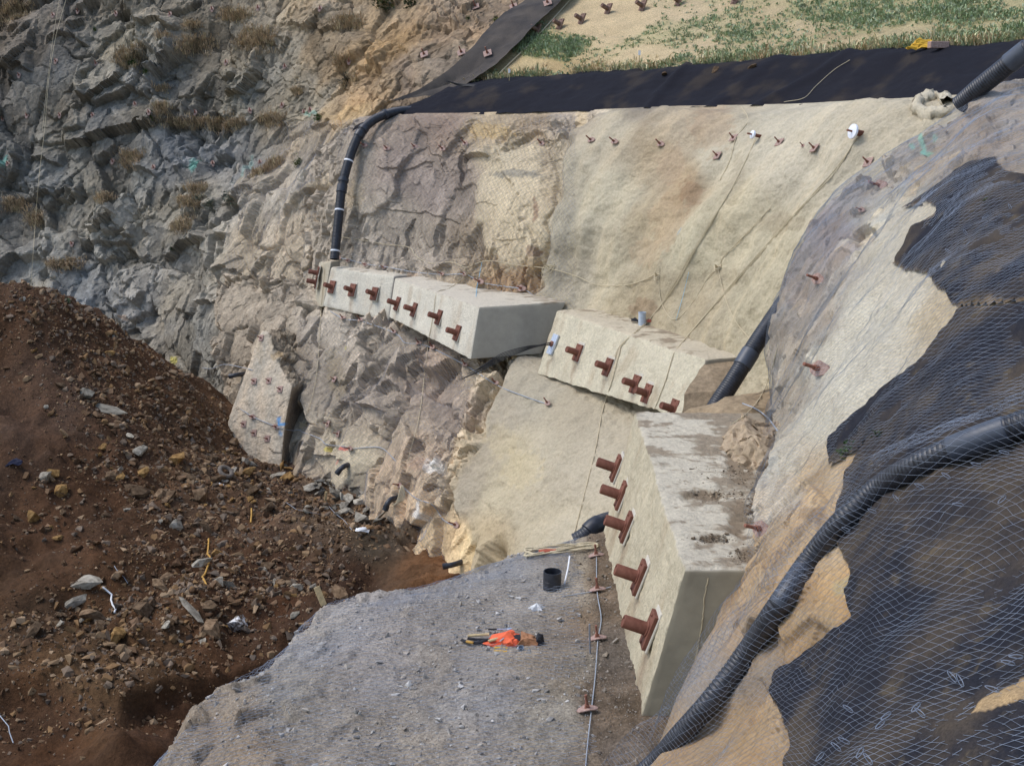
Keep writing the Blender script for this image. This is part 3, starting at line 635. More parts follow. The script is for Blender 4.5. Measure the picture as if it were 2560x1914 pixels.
def geomask(px, py, p):
    x = px+5*vnoise(p*2.2, 12)+3*vnoise(p*7, 14); y = py+5*vnoise(p*2.2, 15)+3*vnoise(p*7, 16)
    m = np.zeros(len(px), bool)
    for q in GEO_POLYS: m |= inpoly(x, y, q)
    return m
def matmask(px, py):
    q = [(2240,540),(2340,515),(2420,560),(2440,800),(2350,850),(2080,1110),(1990,1250),(1930,1300),(1960,1120),(2040,950),(2110,740),(2170,620)]
    return inpoly(px, py, q)
def d_near(p, px, py):
    a, r1, e1 = facets(p, (0.8, 1.0, 1.0), 421, 1, 0.6); b, r2, e2 = facets(p, (0.25, 0.28, 0.3), 431, 1, 0.7)
    mm = matmask(px+12*vnoise(p*2, 3), py+12*vnoise(p*2, 4)).astype(float); gm = geomask(px, py, p).astype(float)
    top = (1-sstep(1050, 1250, py))*(1-mm)
    rock = np.maximum(top, spot(px, py, 1950, 1480, 160, 420)*0.8)*(1-gm)
    d = rock*(a*0.12+b*0.05)+fbm(p, 1.6, 3, 5)*0.08+fbm(p, 0.22, 3, 6)*0.02+mm*(0.03*fbm(p, 0.09, 3, 9)+0.02)
    d = d-0.25*spot(px, py, 2200, 440, 46, 30, p, 3)-0.25*spot(px, py, 2160, 590, 40, 26, p, 4)
    d = d-0.14*np.exp(-((py-(1563+(2141-px)*0.62))/38)**2)*sstep(1650, 1760, px)*(1-sstep(2250, 2500, px))
    return d, (r1, r2, mm, gm, rock)
def c_near(p, px, py, aux):
    r1, r2, mm, gm, rock = aux
    c = field(NEAR_COL, px, py, 4, (vnoise(p*1.5, 31)*22, vnoise(p*1.5, 33)*22))
    n = fbm(p, 0.5, 5, 73)
    c = c*(1+rock*(0.2*(r1-0.5)+0.26*(r2-0.5))+0.26*n*(1-0.5*mm))[:, None]
    tn = np.clip(fbm(p, 0.35, 3, 8)*1.5, -1, 1)[:, None]*(1-mm)[:, None]
    c = c*(1+tn*np.array([0.05, -0.02, -0.12]))
    for (x, y, rx, ry, rgb, am) in [(2308,365,6,24,(110,190,160),0.6),(2320,380,18,6,(110,190,160),0.5),(2340,350,8,8,(120,190,165),0.45),(2283,372,7,5,(110,190,160),0.6),(2130,1465,40,40,(130,170,140),0.25),(2060,1300,50,16,(130,100,70),0.4),(2220,770,6,5,(110,130,110),0.5)]:
        m = spot(px, py, x, y, rx, ry, p, 5)*am; c = c*(1-m[:, None])+lin(rgb)[None, :]*m[:, None]
    return np.clip(c, 0.01, 0.9)
near = struct(pn.build('near_slope', d_near, c_near, M['slope']))
# geotextile sheets lying on the near slope
def geo_sheet(name, sel, off):
    p = pn.B.reshape(-1, 3); px, py = pn.px, pn.py
    k = geomask(px, py, p) & sel(px, py)
    f = k.reshape(pn.nv, pn.nu).astype(float)
    for _ in range(7): f = (np.roll(f, 1, 0)+np.roll(f, -1, 0)+np.roll(f, 1, 1)+np.roll(f, -1, 1)+f)/5
    f = f.ravel(); inn = sstep(0.5, 0.97, f)                    # the sheet lies down along its edge, and soil has spilled over it there
    V = p+pn.N.reshape(-1, 3)*(fbm(p, 1.6, 3, 5)*0.08+0.03+inn*(0.035+fbm(p, 0.45, 4, 57, 0.6)*0.085)+off)[:, None]
    fq = pn.faces(); fq = fq[k[fq].all(1)]
    u, inv = np.unique(fq, return_inverse=True)
    pp = p[u]
    c = np.ones((len(u), 3))*np.array([0.019, 0.020, 0.027])
    n1 = sstep(-0.25, 0.5, fbm(pp, 0.7, 6, 12, 0.62))[:, None]*0.85
    c = c*(1-n1)+n1*np.array([0.088, 0.068, 0.048])
    n2 = sstep(0.22, 0.6, fbm(pp, 0.15, 4, 18, 0.65))[:, None]*0.5
    c = c*(1-n2)+n2*np.array([0.13, 0.10, 0.06])
    for q_ in GEO_HOLES:
        so_ = inpoly(px[u]+14*fbm(pp, 0.2, 4, 3), py[u]+14*fbm(pp, 0.2, 4, 4), q_)[:, None]*0.9*(0.75+0.25*fbm(pp, 0.1, 3, 6)[:, None]); c = c*(1-so_)+so_*lin((196,160,108))
    n3 = (sstep(-0.1, 0.35, (1-inn[u])-0.45+0.8*fbm(pp, 0.25, 4, 28, 0.65))*0.75)[:, None]
    c = c*(1-n3)+n3*np.array([0.24, 0.175, 0.105])
    return link(name, npmesh(name, V[u], inv.reshape(-1, 4), True, c), M['geo'])
g1 = geo_sheet('geotextile_sheet', lambda x, y: (y-787 < -(x-2414)*0.09), 0.012)
tag(g1, 'dark geotextile sheet under netting, upper right, above the pale mat tip', 'geotextile')
g2 = geo_sheet('geotextile_sheet', lambda x, y: (y-783 >= -(x-2414)*0.09), 0.0)
tag(g2, 'large dark geotextile sheet under netting around the near black pipe', 'geotextile')

# ---- gravel bench
EDGE = np.array([(-4.4,3),(-4.1,8),(-3.65,10.7),(-3.35,12.2),(-2.95,13.6),(-2.4,14.8),(-1.5,15.5),(-0.2,16.25),(1.4,17.0),(2.6,17.6),(5,18)])
def edge_dist(x, y):
    best = np.full(x.shape, 1e9); sg = np.ones(x.shape)
    for a, b in zip(EDGE[:-1], EDGE[1:]):
        d = b-a; t = np.clip(((x-a[0])*d[0]+(y-a[1])*d[1])/(d@d), 0, 1)
        ex, ey = x-(a[0]+t*d[0]), y-(a[1]+t*d[1]); r = np.hypot(ex, ey)
        cr = d[0]*(y-a[1])-d[1]*(x-a[0])
        m = r < best; best = np.where(m, r, best); sg = np.where(m, np.sign(cr), sg)
    return best*sg            # positive outside (over the edge)
def bench_z(x, y, detail=True):
    p = np.stack([x, y, 0*x], 1)
    s = edge_dist(x, y)+0.22*vnoise(p*0.9, 3)
    z = -6.05-0.006*(y-11)+0.09*fbm(p, 2.0, 3, 4)
    z = z-0.22*sstep(-1.2, 0.05, s)*sstep(0.5, -1.0, x)-2.0*np.clip(s, 0, None)*(1+0.25*vnoise(p*1.4, 9))
    z = z+0.10*sstep(0.75, 1.55, x-0.02*(y-11))*(1-sstep(13, 16, y))*0.5
    if detail:
        lft = sstep(-1.2, -3.0, x); f, r_, e_ = facets(p, (0.35, 0.4, 0.4), 71, 1, 0.7)
        z = z+0.06*fbm(p, 0.5, 4, 6)+0.03*fbm(p, 0.12, 3, 8, 0.6)+f*(0.015+0.09*lft)
    return np.maximum(z, -11.5)
def hfield(name, x0, x1, y0, y1, step, zf, colf, mat, smooth=True):
    xs = np.arange(x0, x1, step); ys = np.arange(y0, y1, step)
    X, Y = np.meshgrid(xs, ys); x, y = X.ravel(), Y.ravel(); z = zf(x, y)
    V = np.stack([x, y, z], 1); nu, nv = len(xs), len(ys)
    i = np.arange(nv-1)[:, None]*nu+np.arange(nu-1)[None, :]
    q = np.stack([i, i+1, i+nu+1, i+nu], -1).reshape(-1, 4)
    o = link(name, npmesh(name, V, q, smooth, colf(V)), mat)
    return o
def c_bench(V):
    p = V.copy(); p[:, 2] = 0
    px, py = proj(V)
    c = field([(900,1600,(146,142,140)),(1200,1700,(144,140,136)),(1000,1850,(140,134,126)),(1300,1500,(148,142,134)),(700,1750,(146,138,126)),(620,1800,(140,124,104)),(1400,1800,(146,138,124)),(1540,1750,(120,104,86)),(1520,1600,(128,110,90)),(1540,1880,(128,112,92)),(1480,1700,(140,130,114)),(1450,1400,(150,142,128)),(800,1550,(150,146,142)),(1350,1420,(152,144,132))], px, py, 4, (vnoise(p*1.5, 31)*25, vnoise(p*1.5, 33)*25))
    n = fbm(p, 0.8, 5, 3)
    so = sstep(-0.08, 0.10, V[:, 0]-np.interp(V[:, 1], [8, 10, 11, 11.8, 12.6, 14, 17], [0.92, 0.88, 0.86, 0.62, 0.92, 1.0, 1.05])+0.12*n)[:, None]
    c = c*(np.array([1.27, 1.20, 1.10])*(1-so))+so*lin((124,106,86))[None, :]*(1+0.5*fbm(p, 0.3, 4, 19))[:, None]
    pt = fbm(p*np.array([1.0, 1.6, 1]), 0.45, 5, 61, 0.65)[:, None]; c = c*(1+0.28*pt)*(1+np.clip(fbm(p, 1.3, 3, 67), -1, 1)[:, None]*np.array([0.10, 0.02, -0.10]))
    return np.clip(c*(1+0.22*n)[:, None], 0.01, 0.9)
bench = struct(hfield('bench', -5.9, 2.9, 4.5, 19.0, 0.035, bench_z, c_bench, M['gravel']))

# ---- brown dirt: pit floor and spoil heap
GC = [(-300,735,34),(-600,740,34),(0,755,34),(100,748,34.5),(220,778,35),(330,853,35.5),(450,945,35.8),(560,1015,36),(605,1045,36),
 (0,900,32.5),(0,1100,29.5),(0,1300,26.5),(200,900,33.2),(200,1100,30.2),(200,1300,27),(400,1050,32.8),(400,1200,29.6),(400,1350,26.6),(-300,1000,31),(-300,1300,26),(-500,1600,21),
 (590,1110,35.0),(610,1160,34),(690,1165,34),(760,1210,32.6),(850,1250,31.2),(930,1270,30.2),(1000,1320,28.6),(850,1300,29.6),(600,1300,28.5),(700,1330,27.9),(770,1400,26.5),(880,1475,25.6),(830,1440,26.1),(1010,1385,26.9),(1060,1420,25.6),(1110,1440,24.6),(1170,1440,24.2),
 (500,1500,24.3),(300,1500,24),(100,1500,23.8),(600,1600,22.4),(300,1650,21.3),(100,1700,20.6),(450,1640,21.5),(700,1550,23),(800,1560,22.8),(100,1860,18.4),(400,1860,18.4),(0,1914,17.6),(700,1800,19.2),(-300,1914,17.6)]
GP = np.array([P(*g) for g in GC]+[np.array(a, float) for a in [(-13,39,-8.2),(-9,40,-9.8),(-18,40,-8),(-24,39,-8),(-6,40,-10.5),(-26,30,-7),(-28,20,-9),(-20,44,-10),(-10,45,-11),(-3,12,-11),(-8,12,-11),(2,20,-10.4),(-1,20,-10.5),(-15,12,-11)]])
def _tps(P0, smooth=0.02):
    X = P0[:, :2]/10; n = len(X); d = np.linalg.norm(X[:, None]-X[None], axis=2)
    K = np.where(d > 0, d*d*np.log(d+1e-12), 0)+smooth*np.eye(n)
    A = np.zeros((n+3, n+3)); A[:n, :n] = K; A[:n, n] = 1; A[:n, n+1:] = X; A[n, :n] = 1; A[n+1:, :n] = X.T
    b = np.zeros(n+3); b[:n] = P0[:, 2]; return X, np.linalg.solve(A, b)
_TX, _TC = _tps(GP)
def tps(x, y):
    q = np.stack([x, y], 1)/10; z = _TC[-3]+q[:, 0]*_TC[-2]+q[:, 1]*_TC[-1]
    for c, w in zip(_TX, _TC[:-3]):
        d = np.hypot(q[:, 0]-c[0], q[:, 1]-c[1])+1e-9; z = z+w*d*d*np.log(d)
    return z
def ground_z(x, y):
    p = np.stack([x, y, 0*x], 1)
    z = tps(x, y)
    yl = np.interp(x, [-14,-9.3,-8,-6.96,-6.4,-5.2,-4], [20.6,20.3,20.1,19.7,20.9,21.9,22.5])+0.5*fbm(p, 1.5, 3, 7)
    z = z-0.5*(1-sstep(-0.35, 0.15, y-yl))
    # the spoil heap's ridges and slumps
    r = np.abs(fbm(p, 2.8, 4, 11)); z = z+0.45*fbm(p, 3.5, 3, 21)+0.35*(0.25-r)
    z = z+0.40*fbm(p, 1.1, 5, 33, 0.55)+0.09*fbm(p, 0.25, 3, 43, 0.7)
    f, r1, e = facets(p, 0.45, 51, 1.1, 0.8); z = z+0.14*f*sstep(-0.2, 0.3, fbm(p, 2.5, 2, 77))
    return z
def c_ground(V):
    p = V.copy(); px, py = proj(V)
    c = field([(50,800,(88,62,42)),(200,850,(84,58,38)),(350,950,(86,60,40)),(100,1000,(84,62,46)),(300,1100,(80,56,38)),(500,1050,(92,66,44)),(500,1200,(98,72,50)),(650,1250,(96,70,48)),(800,1250,(112,92,70)),(200,1300,(80,54,34)),(500,1400,(78,52,32)),(300,1500,(80,56,36)),(700,1450,(74,48,30)),(900,1450,(62,42,28)),(1000,1330,(88,78,64)),(930,1370,(70,62,50)),(1060,1400,(104,72,44)),(1100,1430,(118,80,48)),(1000,1280,(100,76,56)),(200,1690,(96,72,46)),(350,1690,(90,66,42)),(100,1800,(78,53,34)),(400,1800,(74,50,33)),(600,1700,(78,53,34)),(500,1880,(74,49,32)),(720,1230,(84,66,54)),(1020,1230,(92,70,54))], px, py, 4, (vnoise(p*0.8, 31)*25, vnoise(p*0.8, 33)*25))
    n = fbm(p, 1.2, 5, 3); t = np.clip(fbm(p, 0.9, 4, 13)*1.6, -1, 1)[:, None]
    return np.clip(1.06*c*np.array([1.04, 0.99, 0.95])*(1+0.5*n)[:, None]*(1+t*np.array([0.10, 0.02, -0.08])), 0.004, 0.6)
ground = struct(hfield('dirt_ground', -27, 2.6, 11.5, 44, 0.085, ground_z, c_ground, M['dirt']))

bpy.context.view_layer.update()
_O = Vector((0, 0, 0))
def cast(px, py, objs):
    d = Vector(ray(px, py)).normalized(); best = None
    for o in objs:
        ok, loc, nr, fi = o.ray_cast(_O, d, distance=200)
        if ok and (best is None or loc.length < best[0].length): best = (loc.copy(), nr.copy(), o, fi)
    return best
def base_normal(o, loc):
    s = SURF.get(o.name)
    if s is None: return None
    B = s.V.reshape(-1, 3); k = int(np.argmin(((B-np.array(loc))**2).sum(1))); return s.N.reshape(-1, 3)[k]

# ------------------------------------------------------------------ concrete beams
def rbox(name, c8, n, rad, mats, rough, colf, dirt=0.2):
    """c8: corners [front TL, front TR, front BR, front BL, back TL, back TR, back BR, back BL]; a rounded, slightly uneven cast block"""
    c = np.array(c8, float)
    L = np.array([np.linalg.norm(c[1]-c[0]), np.linalg.norm(c[4]-c[0]), np.linalg.norm(c[3]-c[0])])
    nx, ny, nz = [max(3, int(l/n)) for l in L]
    def tri(u):    # u in [0,1]^3 : along, into the hill, down
        a, b, d = u[:, :1], u[:, 1:2], u[:, 2:]
        f = (c[0]*(1-a)+c[1]*a)*(1-d)+(c[3]*(1-a)+c[2]*a)*d
        k = (c[4]*(1-a)+c[5]*a)*(1-d)+(c[7]*(1-a)+c[6]*a)*d
        return f*(1-b)+k*b
    Vs = []; Fs = []; mi = []; off = 0
    for ax, side, (na, nb), (ia, ib) in [(1, 0, (nx, nz), (0, 2)), (2, 0, (nx, ny), (0, 1)), (2, 1, (nx, ny), (0, 1)), (0, 0, (ny, nz), (1, 2)), (0, 1, (ny, nz), (1, 2)), (1, 1, (nx, nz), (0, 2))]:
        A, B = np.meshgrid(np.linspace(0, 1, na+1), np.linspace(0, 1, nb+1)); u = np.zeros((A.size, 3)); u[:, ia] = A.ravel(); u[:, ib] = B.ravel(); u[:, ax] = side
        Vs.append(u); i = np.arange(nb)[:, None]*(na+1)+np.arange(na)[None, :]
        q = np.stack([i, i+1, i+na+2, i+na+1], -1).reshape(-1, 4)+off; off += A.size
        Fs.append(q); mi += [{(1, 0): 0, (2, 0): 1}.get((ax, side), 2)]*len(q)
    U = np.vstack(Vs); m = (U-0.5)*L; inn = np.clip(m, -L/2+rad, L/2-rad); dd = m-inn; ln = np.linalg.norm(dd, axis=1)[:, None]
    m = np.where(ln > rad, inn+dd/np.maximum(ln, 1e-9)*rad, m); U2 = m/L+0.5
    V = tri(U2)
    nv = np.stack([fbm(V, 0.45, 3, 5+k*7) for k in range(3)], 1)*rough+np.stack([fbm(V, 0.09, 3, 55+k*7) for k in range(3)], 1)*rough*0.75
    endw = (np.minimum(U[:, 0], 1-U[:, 0])*L[0] < 0.004)[:, None]
    V = V+nv*np.where(endw, 0.25, 1.0)
    tt = (U[:, 2] < 1e-6)&(U[:, 0] > 0.01)&(U[:, 0] < 0.99)&(U[:, 1] > 0.01); _d, _hh = top_dirt(V[tt], U[tt], dirt); V[tt, 2] -= 0.003*_d+(0.07+0.03*fbm(V[tt], 0.1, 3, 4))*_hh
    me = npmesh(name, V, np.vstack(Fs), True, colf(V, U))
    for k in mats: me.materials.append(k)
    me.polygons.foreach_set('material_index', np.array(mi, np.int32))
    bm = bmesh.new(); bm.from_mesh(me); bmesh.ops.remove_doubles(bm, verts=bm.verts, dist=0.0006); bmesh.ops.recalc_face_normals(bm, faces=bm.faces); bm.to_mesh(me); bm.free()
    me.set_sharp_from_angle(angle=math.radians(38))
    return me
HOLES = [(1755,1238,62,15),(1790,1346,58,11),(1850,1300,34,60),(1870,1390,26,26),(1860,1170,50,50),(1900,1240,22,120)]
def top_dirt(V, U, dirt):
    px, py = proj(V); V = V*np.array([1, 1, 0.0])
    sv = np.stack([V[:, 0]*0.6, V[:, 1]*1.5, V[:, 2]], 1)
    bl = 0.8*fbm(V, 0.45, 6, 37, 0.68)+0.6*fbm(sv, 0.2, 5, 33, 0.68)
    d = sstep(0.0, 0.25, bl+dirt-0.42+0.50*U[:, 1]**1.5)*0.8; h = 0*d
    for k, (x, y, rx, ry) in enumerate(HOLES):
        q = 1-sstep(0.7, 1.05, np.sqrt(((px-x)/rx)**2+((py-y)/ry)**2)+0.6*fbm(V, 0.22, 4, 71, 0.65)); h = np.maximum(h, q*(1.0 if k < 2 else 0.35)); d = np.maximum(d, q)
    return d, h
RUNS = [(1538,1195,60),(1552,1270,64),(1565,1355,70),(1596,1490,80),(1618,1630,90),(1440,905,40),(1515,942,40),(1585,985,40),(1615,1010,40),(1380,885,46),(992,778,26),(1034,795,26),(1094,815,28),(1140,855,30),(828,735,20),(880,745,20),(933,752,22)]
def beam_col(face, top, end, dirt):
    def f(V, U):
        n = fbm(V, 0.6, 4, 3); c = np.ones((len(V), 3))*lin(face)[None, :]
        st = fbm(np.stack([V[:, 0]*1.2, V[:, 1]*1.2, V[:, 2]*0.25], 1), 0.35, 3, 23)
        c = c*(1+0.12*n+0.10*st)[:, None]
        stain = sstep(0.15, 0.6, fbm(np.stack([V[:, 0]*1.4, V[:, 1]*1.4, V[:, 2]*0.3], 1), 0.5, 3, 63))[:, None]*0.35
        c = c*(1-stain)+stain*lin((176,146,108))
        px, py = proj(V); run = 0*px
        for ax_, ay_, al_ in RUNS: run = np.maximum(run, np.exp(-((px-ax_-0.28*(ay_-py)+5*vnoise(V*6, 3))/al_*9)**2)*sstep(ay_-2, ay_+8, py)*(1-sstep(ay_+al_*0.8, ay_+al_*1.9, py))*(U[:, 1] < 1e-6)); 
        run = (run*0.45)[:, None]; c = c*(1-run)+run*lin((140,104,76))
        e = (np.minimum(U[:, 0], 1-U[:, 0]) < 1e-6)[:, None]
        c = np.where(e, lin(end)[None, :]*(1+0.16*fbm(V, 0.5, 4, 9)[:, None]), c)  # ends of greyer formed concrete, with their shade darkened into the colour
        t = (U[:, 2] < 1e-6)[:, None]
        d = top_dirt(V, U, dirt)[0][:, None]*0.92
        tc = lin(top)[None, :]*(1+0.10*n)[:, None]*(1-d)+d*lin((134,112,84))[None, :]*(1+0.4*fbm(V, 0.08, 3, 7))[:, None]
        c = np.where(t, tc, c)
        return np.clip(c, 0.01, 0.9)
    return f
def beam(name, f4, w, n, rad, label, cols, rough=0.03, wend=None):
    f4 = [np.array(a) for a in f4]; w = np.array(w, float); w2 = w if wend is None else np.array(wend, float)
    c8 = f4+[f4[0]+w, f4[1]+w2, f4[2]+w2*0.8, f4[3]+w*0.8]
    root = empty(name, Matrix.Translation(Vector((f4[2]+f4[3])/2)))
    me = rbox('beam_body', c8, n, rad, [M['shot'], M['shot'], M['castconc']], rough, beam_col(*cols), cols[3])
    b = link('beam_body', me, None, root); b.matrix_parent_inverse = root.matrix_world.inverted()
    tag(root, label, 'concrete block', 'cast anchor beams along the wall')
    return root, b
A0, A1 = PZ(1712,1424,-4.5), P(1588,1030,17.7)
A2, A3 = P(1604,1795,11.45), P(1503,1347,17.2)
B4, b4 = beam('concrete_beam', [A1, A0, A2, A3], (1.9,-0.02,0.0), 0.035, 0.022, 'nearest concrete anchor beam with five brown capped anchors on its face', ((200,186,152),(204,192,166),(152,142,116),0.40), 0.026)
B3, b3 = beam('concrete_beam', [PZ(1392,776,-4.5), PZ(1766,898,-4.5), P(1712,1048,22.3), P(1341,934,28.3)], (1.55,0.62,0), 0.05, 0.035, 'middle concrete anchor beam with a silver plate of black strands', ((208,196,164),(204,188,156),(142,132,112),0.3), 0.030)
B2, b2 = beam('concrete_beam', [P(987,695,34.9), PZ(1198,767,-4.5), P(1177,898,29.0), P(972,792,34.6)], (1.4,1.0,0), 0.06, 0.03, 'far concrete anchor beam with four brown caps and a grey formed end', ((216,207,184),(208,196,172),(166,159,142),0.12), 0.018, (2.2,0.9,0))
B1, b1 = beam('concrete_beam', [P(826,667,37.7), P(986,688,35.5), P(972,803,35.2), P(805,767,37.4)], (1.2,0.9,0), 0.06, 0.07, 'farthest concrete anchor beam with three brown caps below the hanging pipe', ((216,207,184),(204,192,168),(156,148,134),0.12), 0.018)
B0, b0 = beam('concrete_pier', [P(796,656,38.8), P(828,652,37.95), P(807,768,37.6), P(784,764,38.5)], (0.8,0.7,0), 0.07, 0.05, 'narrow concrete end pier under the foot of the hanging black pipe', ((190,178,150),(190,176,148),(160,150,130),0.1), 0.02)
# chamfered end of the middle beam
def hull(name, pts, mat, parent=None, disp=0.0, cut=2, colour=None):
    bm = bmesh.new()
    for p in pts: bm.verts.new(tuple(p))
    r = bmesh.ops.convex_hull(bm, input=bm.verts)
    bmesh.ops.delete(bm, geom=[v for v in bm.verts if not v.link_faces], context='VERTS')
    if cut: bmesh.ops.triangulate(bm, faces=bm.faces); bmesh.ops.subdivide_edges(bm, edges=bm.edges, cuts=cut, use_grid_fill=True)
    if disp:
        V = np.array([v.co for v in bm.verts]); n = np.stack([fbm(V, 0.35, 3, 3+k) for k in range(3)], 1)*disp
        for v, d in zip(bm.verts, n): v.co += Vector(d)
    bmesh.ops.recalc_face_normals(bm, faces=bm.faces)
    me = bpy.data.meshes.new(name); bm.to_mesh(me); bm.free()
    if colour is not None:
        a = me.color_attributes.new('Col', 'FLOAT_COLOR', 'POINT'); V = np.array([v.co for v in me.vertices])
        c = np.ones((len(V), 4), np.float32); c[:, :3] = lin(colour)*(1+0.3*fbm(V, 0.3, 4, 9))[:, None]; a.data.foreach_set('color', c.ravel())
    o = link(name, me, mat, parent)
    if parent is not None: o.matrix_parent_inverse = parent.matrix_world.inverted()
    return o
hull('end_stub', [P(1764,902,22.75), P(1858,898,22.9), P(1712,985,21.9), P(1795,975,21.8), P(1702,1090,21.6), P(1775,1090,21.5), P(1870,1060,22.6), P(1750,1090,22.6)], M['rockfine'], B3, 0.05, 6, (150,128,98))
# ground and rubble packed between the beams and the slope
hull('x', [(0, 0, 0), (1, 0, 0), (0, 1, 0), (0, 0, 1)], None); bpy.data.objects.remove(bpy.data.objects['x'])
lump_pts = [P(1800,1092,16.2), P(1850,1058,16.4), P(1880,1048,16.5), P(1930,1056,16.2), P(1965,1110,15.8), P(1940,1185,14.8), P(1870,1175,15.0), P(1815,1132,15.6), P(1900,1110,15.2), P(1862,1120,15.4), P(1800,1100,17.5), P(1960,1100,18.5), P(1880,1250,15.5)]
lump = hull('earth_lump', lump_pts, M['rockfine'], None, 0.20, 16, (176,152,120)); struct(lump)
_v = np.array([v.co for v in lump.data.vertices]); _f, _r, _e = facets(_v, 0.22, 5, 1, 0.7, 50); _v = _v+np.array([-0.5, -0.7, 0.5])*(_f*0.09-0.04*np.exp(-_e/0.05))[:, None]; lump.data.vertices.foreach_set('co', _v.astype(np.float32).ravel()); lump.data.update()
fill = hull('earth_fill', [P(1800,1000,19.5), P(1990,960,20.5), P(1990,1060,19.0), P(1800,1080,18.6), P(1760,1120,21), P(2000,1150,20), P(1880,985,22.5), P(1640,1060,20.5), P(1640,1200,20.0)], M['rockfine'], None, 0.12, 6, (160,136,102)); struct(fill)
bpy.context.view_layer.update()
TERR = [cliff, wall, lower, buttress, strip, hill, near, bench, ground, band, lump, fill]
BEAMS = [b0, b1, b2, b3, b4]
ALL = TERR+BEAMS+[g1, g2]

# construction joint on the near beam's end face: a thin raised mortar seam
jn = spline([P(1771,1445,11.55), P(1762,1490,11.56), P(1756,1550,11.55), P(1744,1620,11.54), P(1727,1700,11.5)], 0.03)
hits = []
for q in jn:
    x, y = proj(q[None])[0][0], proj(q[None])[1][0]; h = cast(x, y, [b4])
    if h: hits.append(np.array(h[0])-ray(x, y)*0.002)
if len(hits) > 3:
    jv, jf = tube_np(np.array(hits)+RNG.normal(0, 0.003, (len(hits), 3)), 0.007, 6)
    js = link('joint_seam', npmesh('joint_seam', jv, jf, False, np.ones((len(jv), 3))*lin((176,160,124))), M['castconc'], B4); js.matrix_parent_inverse = B4.matrix_world.inverted()
# broken-out holes on the near beam's top, filled with loose stones (stones are added further down)

# ------------------------------------------------------------------ anchor heads
def anchor_proto():
    root = empty('anchor_head')
    pm = MB().box((0, 0, 0.03), (0.26, 0.40, 0.045)).mesh('base_plate', bevel=0.004)
    link('base_plate', pm, M['cap'], root)
    link('mortar_pad', MB().box((0, 0.02, -0.005), (0.30, 0.48, 0.03)).mesh('mortar_pad', bevel=0.012), M['mortar'], root)
    R, L = 0.074, 0.33
    cp = link('cap', MB().lathe([(R, 0.05), (R, L-0.012), (R-0.006, L), (R-0.02, L+0.002), (R-0.022, L-0.003), (0.02, L-0.003)], 28).mesh('cap', True), M['cap'], root)
    link('flange', MB().lathe([(0.093, 0.052), (0.093, 0.066), (0.08, 0.072)], 28).mesh('flange', True), M['cap'], cp)
    link('vent_plug', MB().lathe([(0.011, 0), (0.011, 0.014)], 8, (0, R-0.035, L-0.003)).mesh('vent_plug'), M['cap'], cp)
    for sy in (-1, 1):
        link('bolt', MB().lathe([(0.016, 0.05), (0.016, 0.066), (0.008, 0.068), (0.008, 0.078)], 6, (0.0, sy*0.165, 0)).mesh('bolt'), M['cap'], root)
    return root
proto = anchor_proto(); used = [False]
def put(pr, flag, mw, label, cat, group=None):
    o = copy_tree(pr) if flag[0] else pr
    flag[0] = True; o.matrix_world = mw; tag(o, label, cat, group); return o
def beam_normal(b, f4):
    n = np.cross(f4[1]-f4[0], f4[3]-f4[0]); n /= np.linalg.norm(n)
    return n if n@np.array(f4[0]) < 0 else -n
def put_on(b, px, py, nrm, axis=None):
    o = FACE0[b.name]; r = ray(px, py); t = (o@nrm)/(r@nrm)
    return frame(r*t+nrm*0.015, nrm if axis is None else axis, (0, 0, 1))
FACE0 = {b4.name: A0, b3.name: PZ(1766,898,-4.5), b2.name: PZ(1198,767,-4.5), b1.name: P(986,688,35.5)}
n4 = beam_normal(b4, [A1, A0, A2, A3]); n3 = beam_normal(b3, [PZ(1392,776,-4.5), PZ(1766,898,-4.5), None, P(1341,934,28.3)])
n2 = beam_normal(b2, [P(987,695,34.9), PZ(1198,767,-4.5), None, P(972,792,34.6)]); n1 = beam_normal(b1, [P(826,667,37.7), P(986,688,35.5), None, P(805,767,37.4)])
def tilt(n, z=0.36, y=1.0):
    h = np.array([n[0], n[1]*y, 0.0]); h /= np.linalg.norm(h); v = h*math.sqrt(1-z*z)+np.array([0, 0, z]); return v
n4a, n3a, n2a, n1a = tilt(n4, 0.34, 0.3), tilt(n3), tilt(n2), tilt(n1)
ordn = ['farthest', 'second farthest', 'middle', 'second nearest', 'nearest']
GA = 'capped anchor heads on the beams'
for (x, y), w in zip([(1546,1172),(1559,1240),(1573,1319),(1606,1445),(1632,1576)], ordn):
    m = put_on(b4, x, y, n4, n4a)
    if m: put(proto, used, m, f'red-brown capped anchor head, {w} of five on the nearest beam', 'anchor head', GA)
for (x, y), w in zip([(1448,883),(1523,919),(1592,962),(1622,985),(1688,1024)], ['first from the silver plate', 'second from the silver plate', 'upper of the close pair', 'lower of the close pair', 'half hidden last']):
    m = put_on(b3, x, y, n3, n3a)
    if m: put(proto, used, m, f'red-brown capped anchor head on the middle beam, {w}', 'anchor head', GA)
for (x, y), w in zip([(996,760),(1038,775),(1100,794),(1146,833)], ['first from the far end', 'second from the far end', 'third from the far end', 'nearest its grey end face']):
    m = put_on(b2, x, y, n2, n2a)
    if m: put(proto, used, m, f'red-brown capped anchor head on the far beam, {w}', 'anchor head', GA)
for (x, y), w in zip([(832,718),(883,726),(938,735)], ['next to the pier', 'in the middle', 'next to the far beam']):
    m = put_on(b1, x, y, n1, n1a)
    if m: put(proto, used, m, f'red-brown capped anchor head on the farthest beam, {w}', 'anchor head', GA)
nl = np.array([-0.93, -0.2, 0.22])
put(proto, used, frame(P(797,683,38.45), nl), 'upper red-brown capped anchor head on the end pier', 'anchor head', GA)
put(proto, used, frame(P(792,706,38.35), nl), 'lower red-brown capped anchor head on the end pier', 'anchor head', GA)
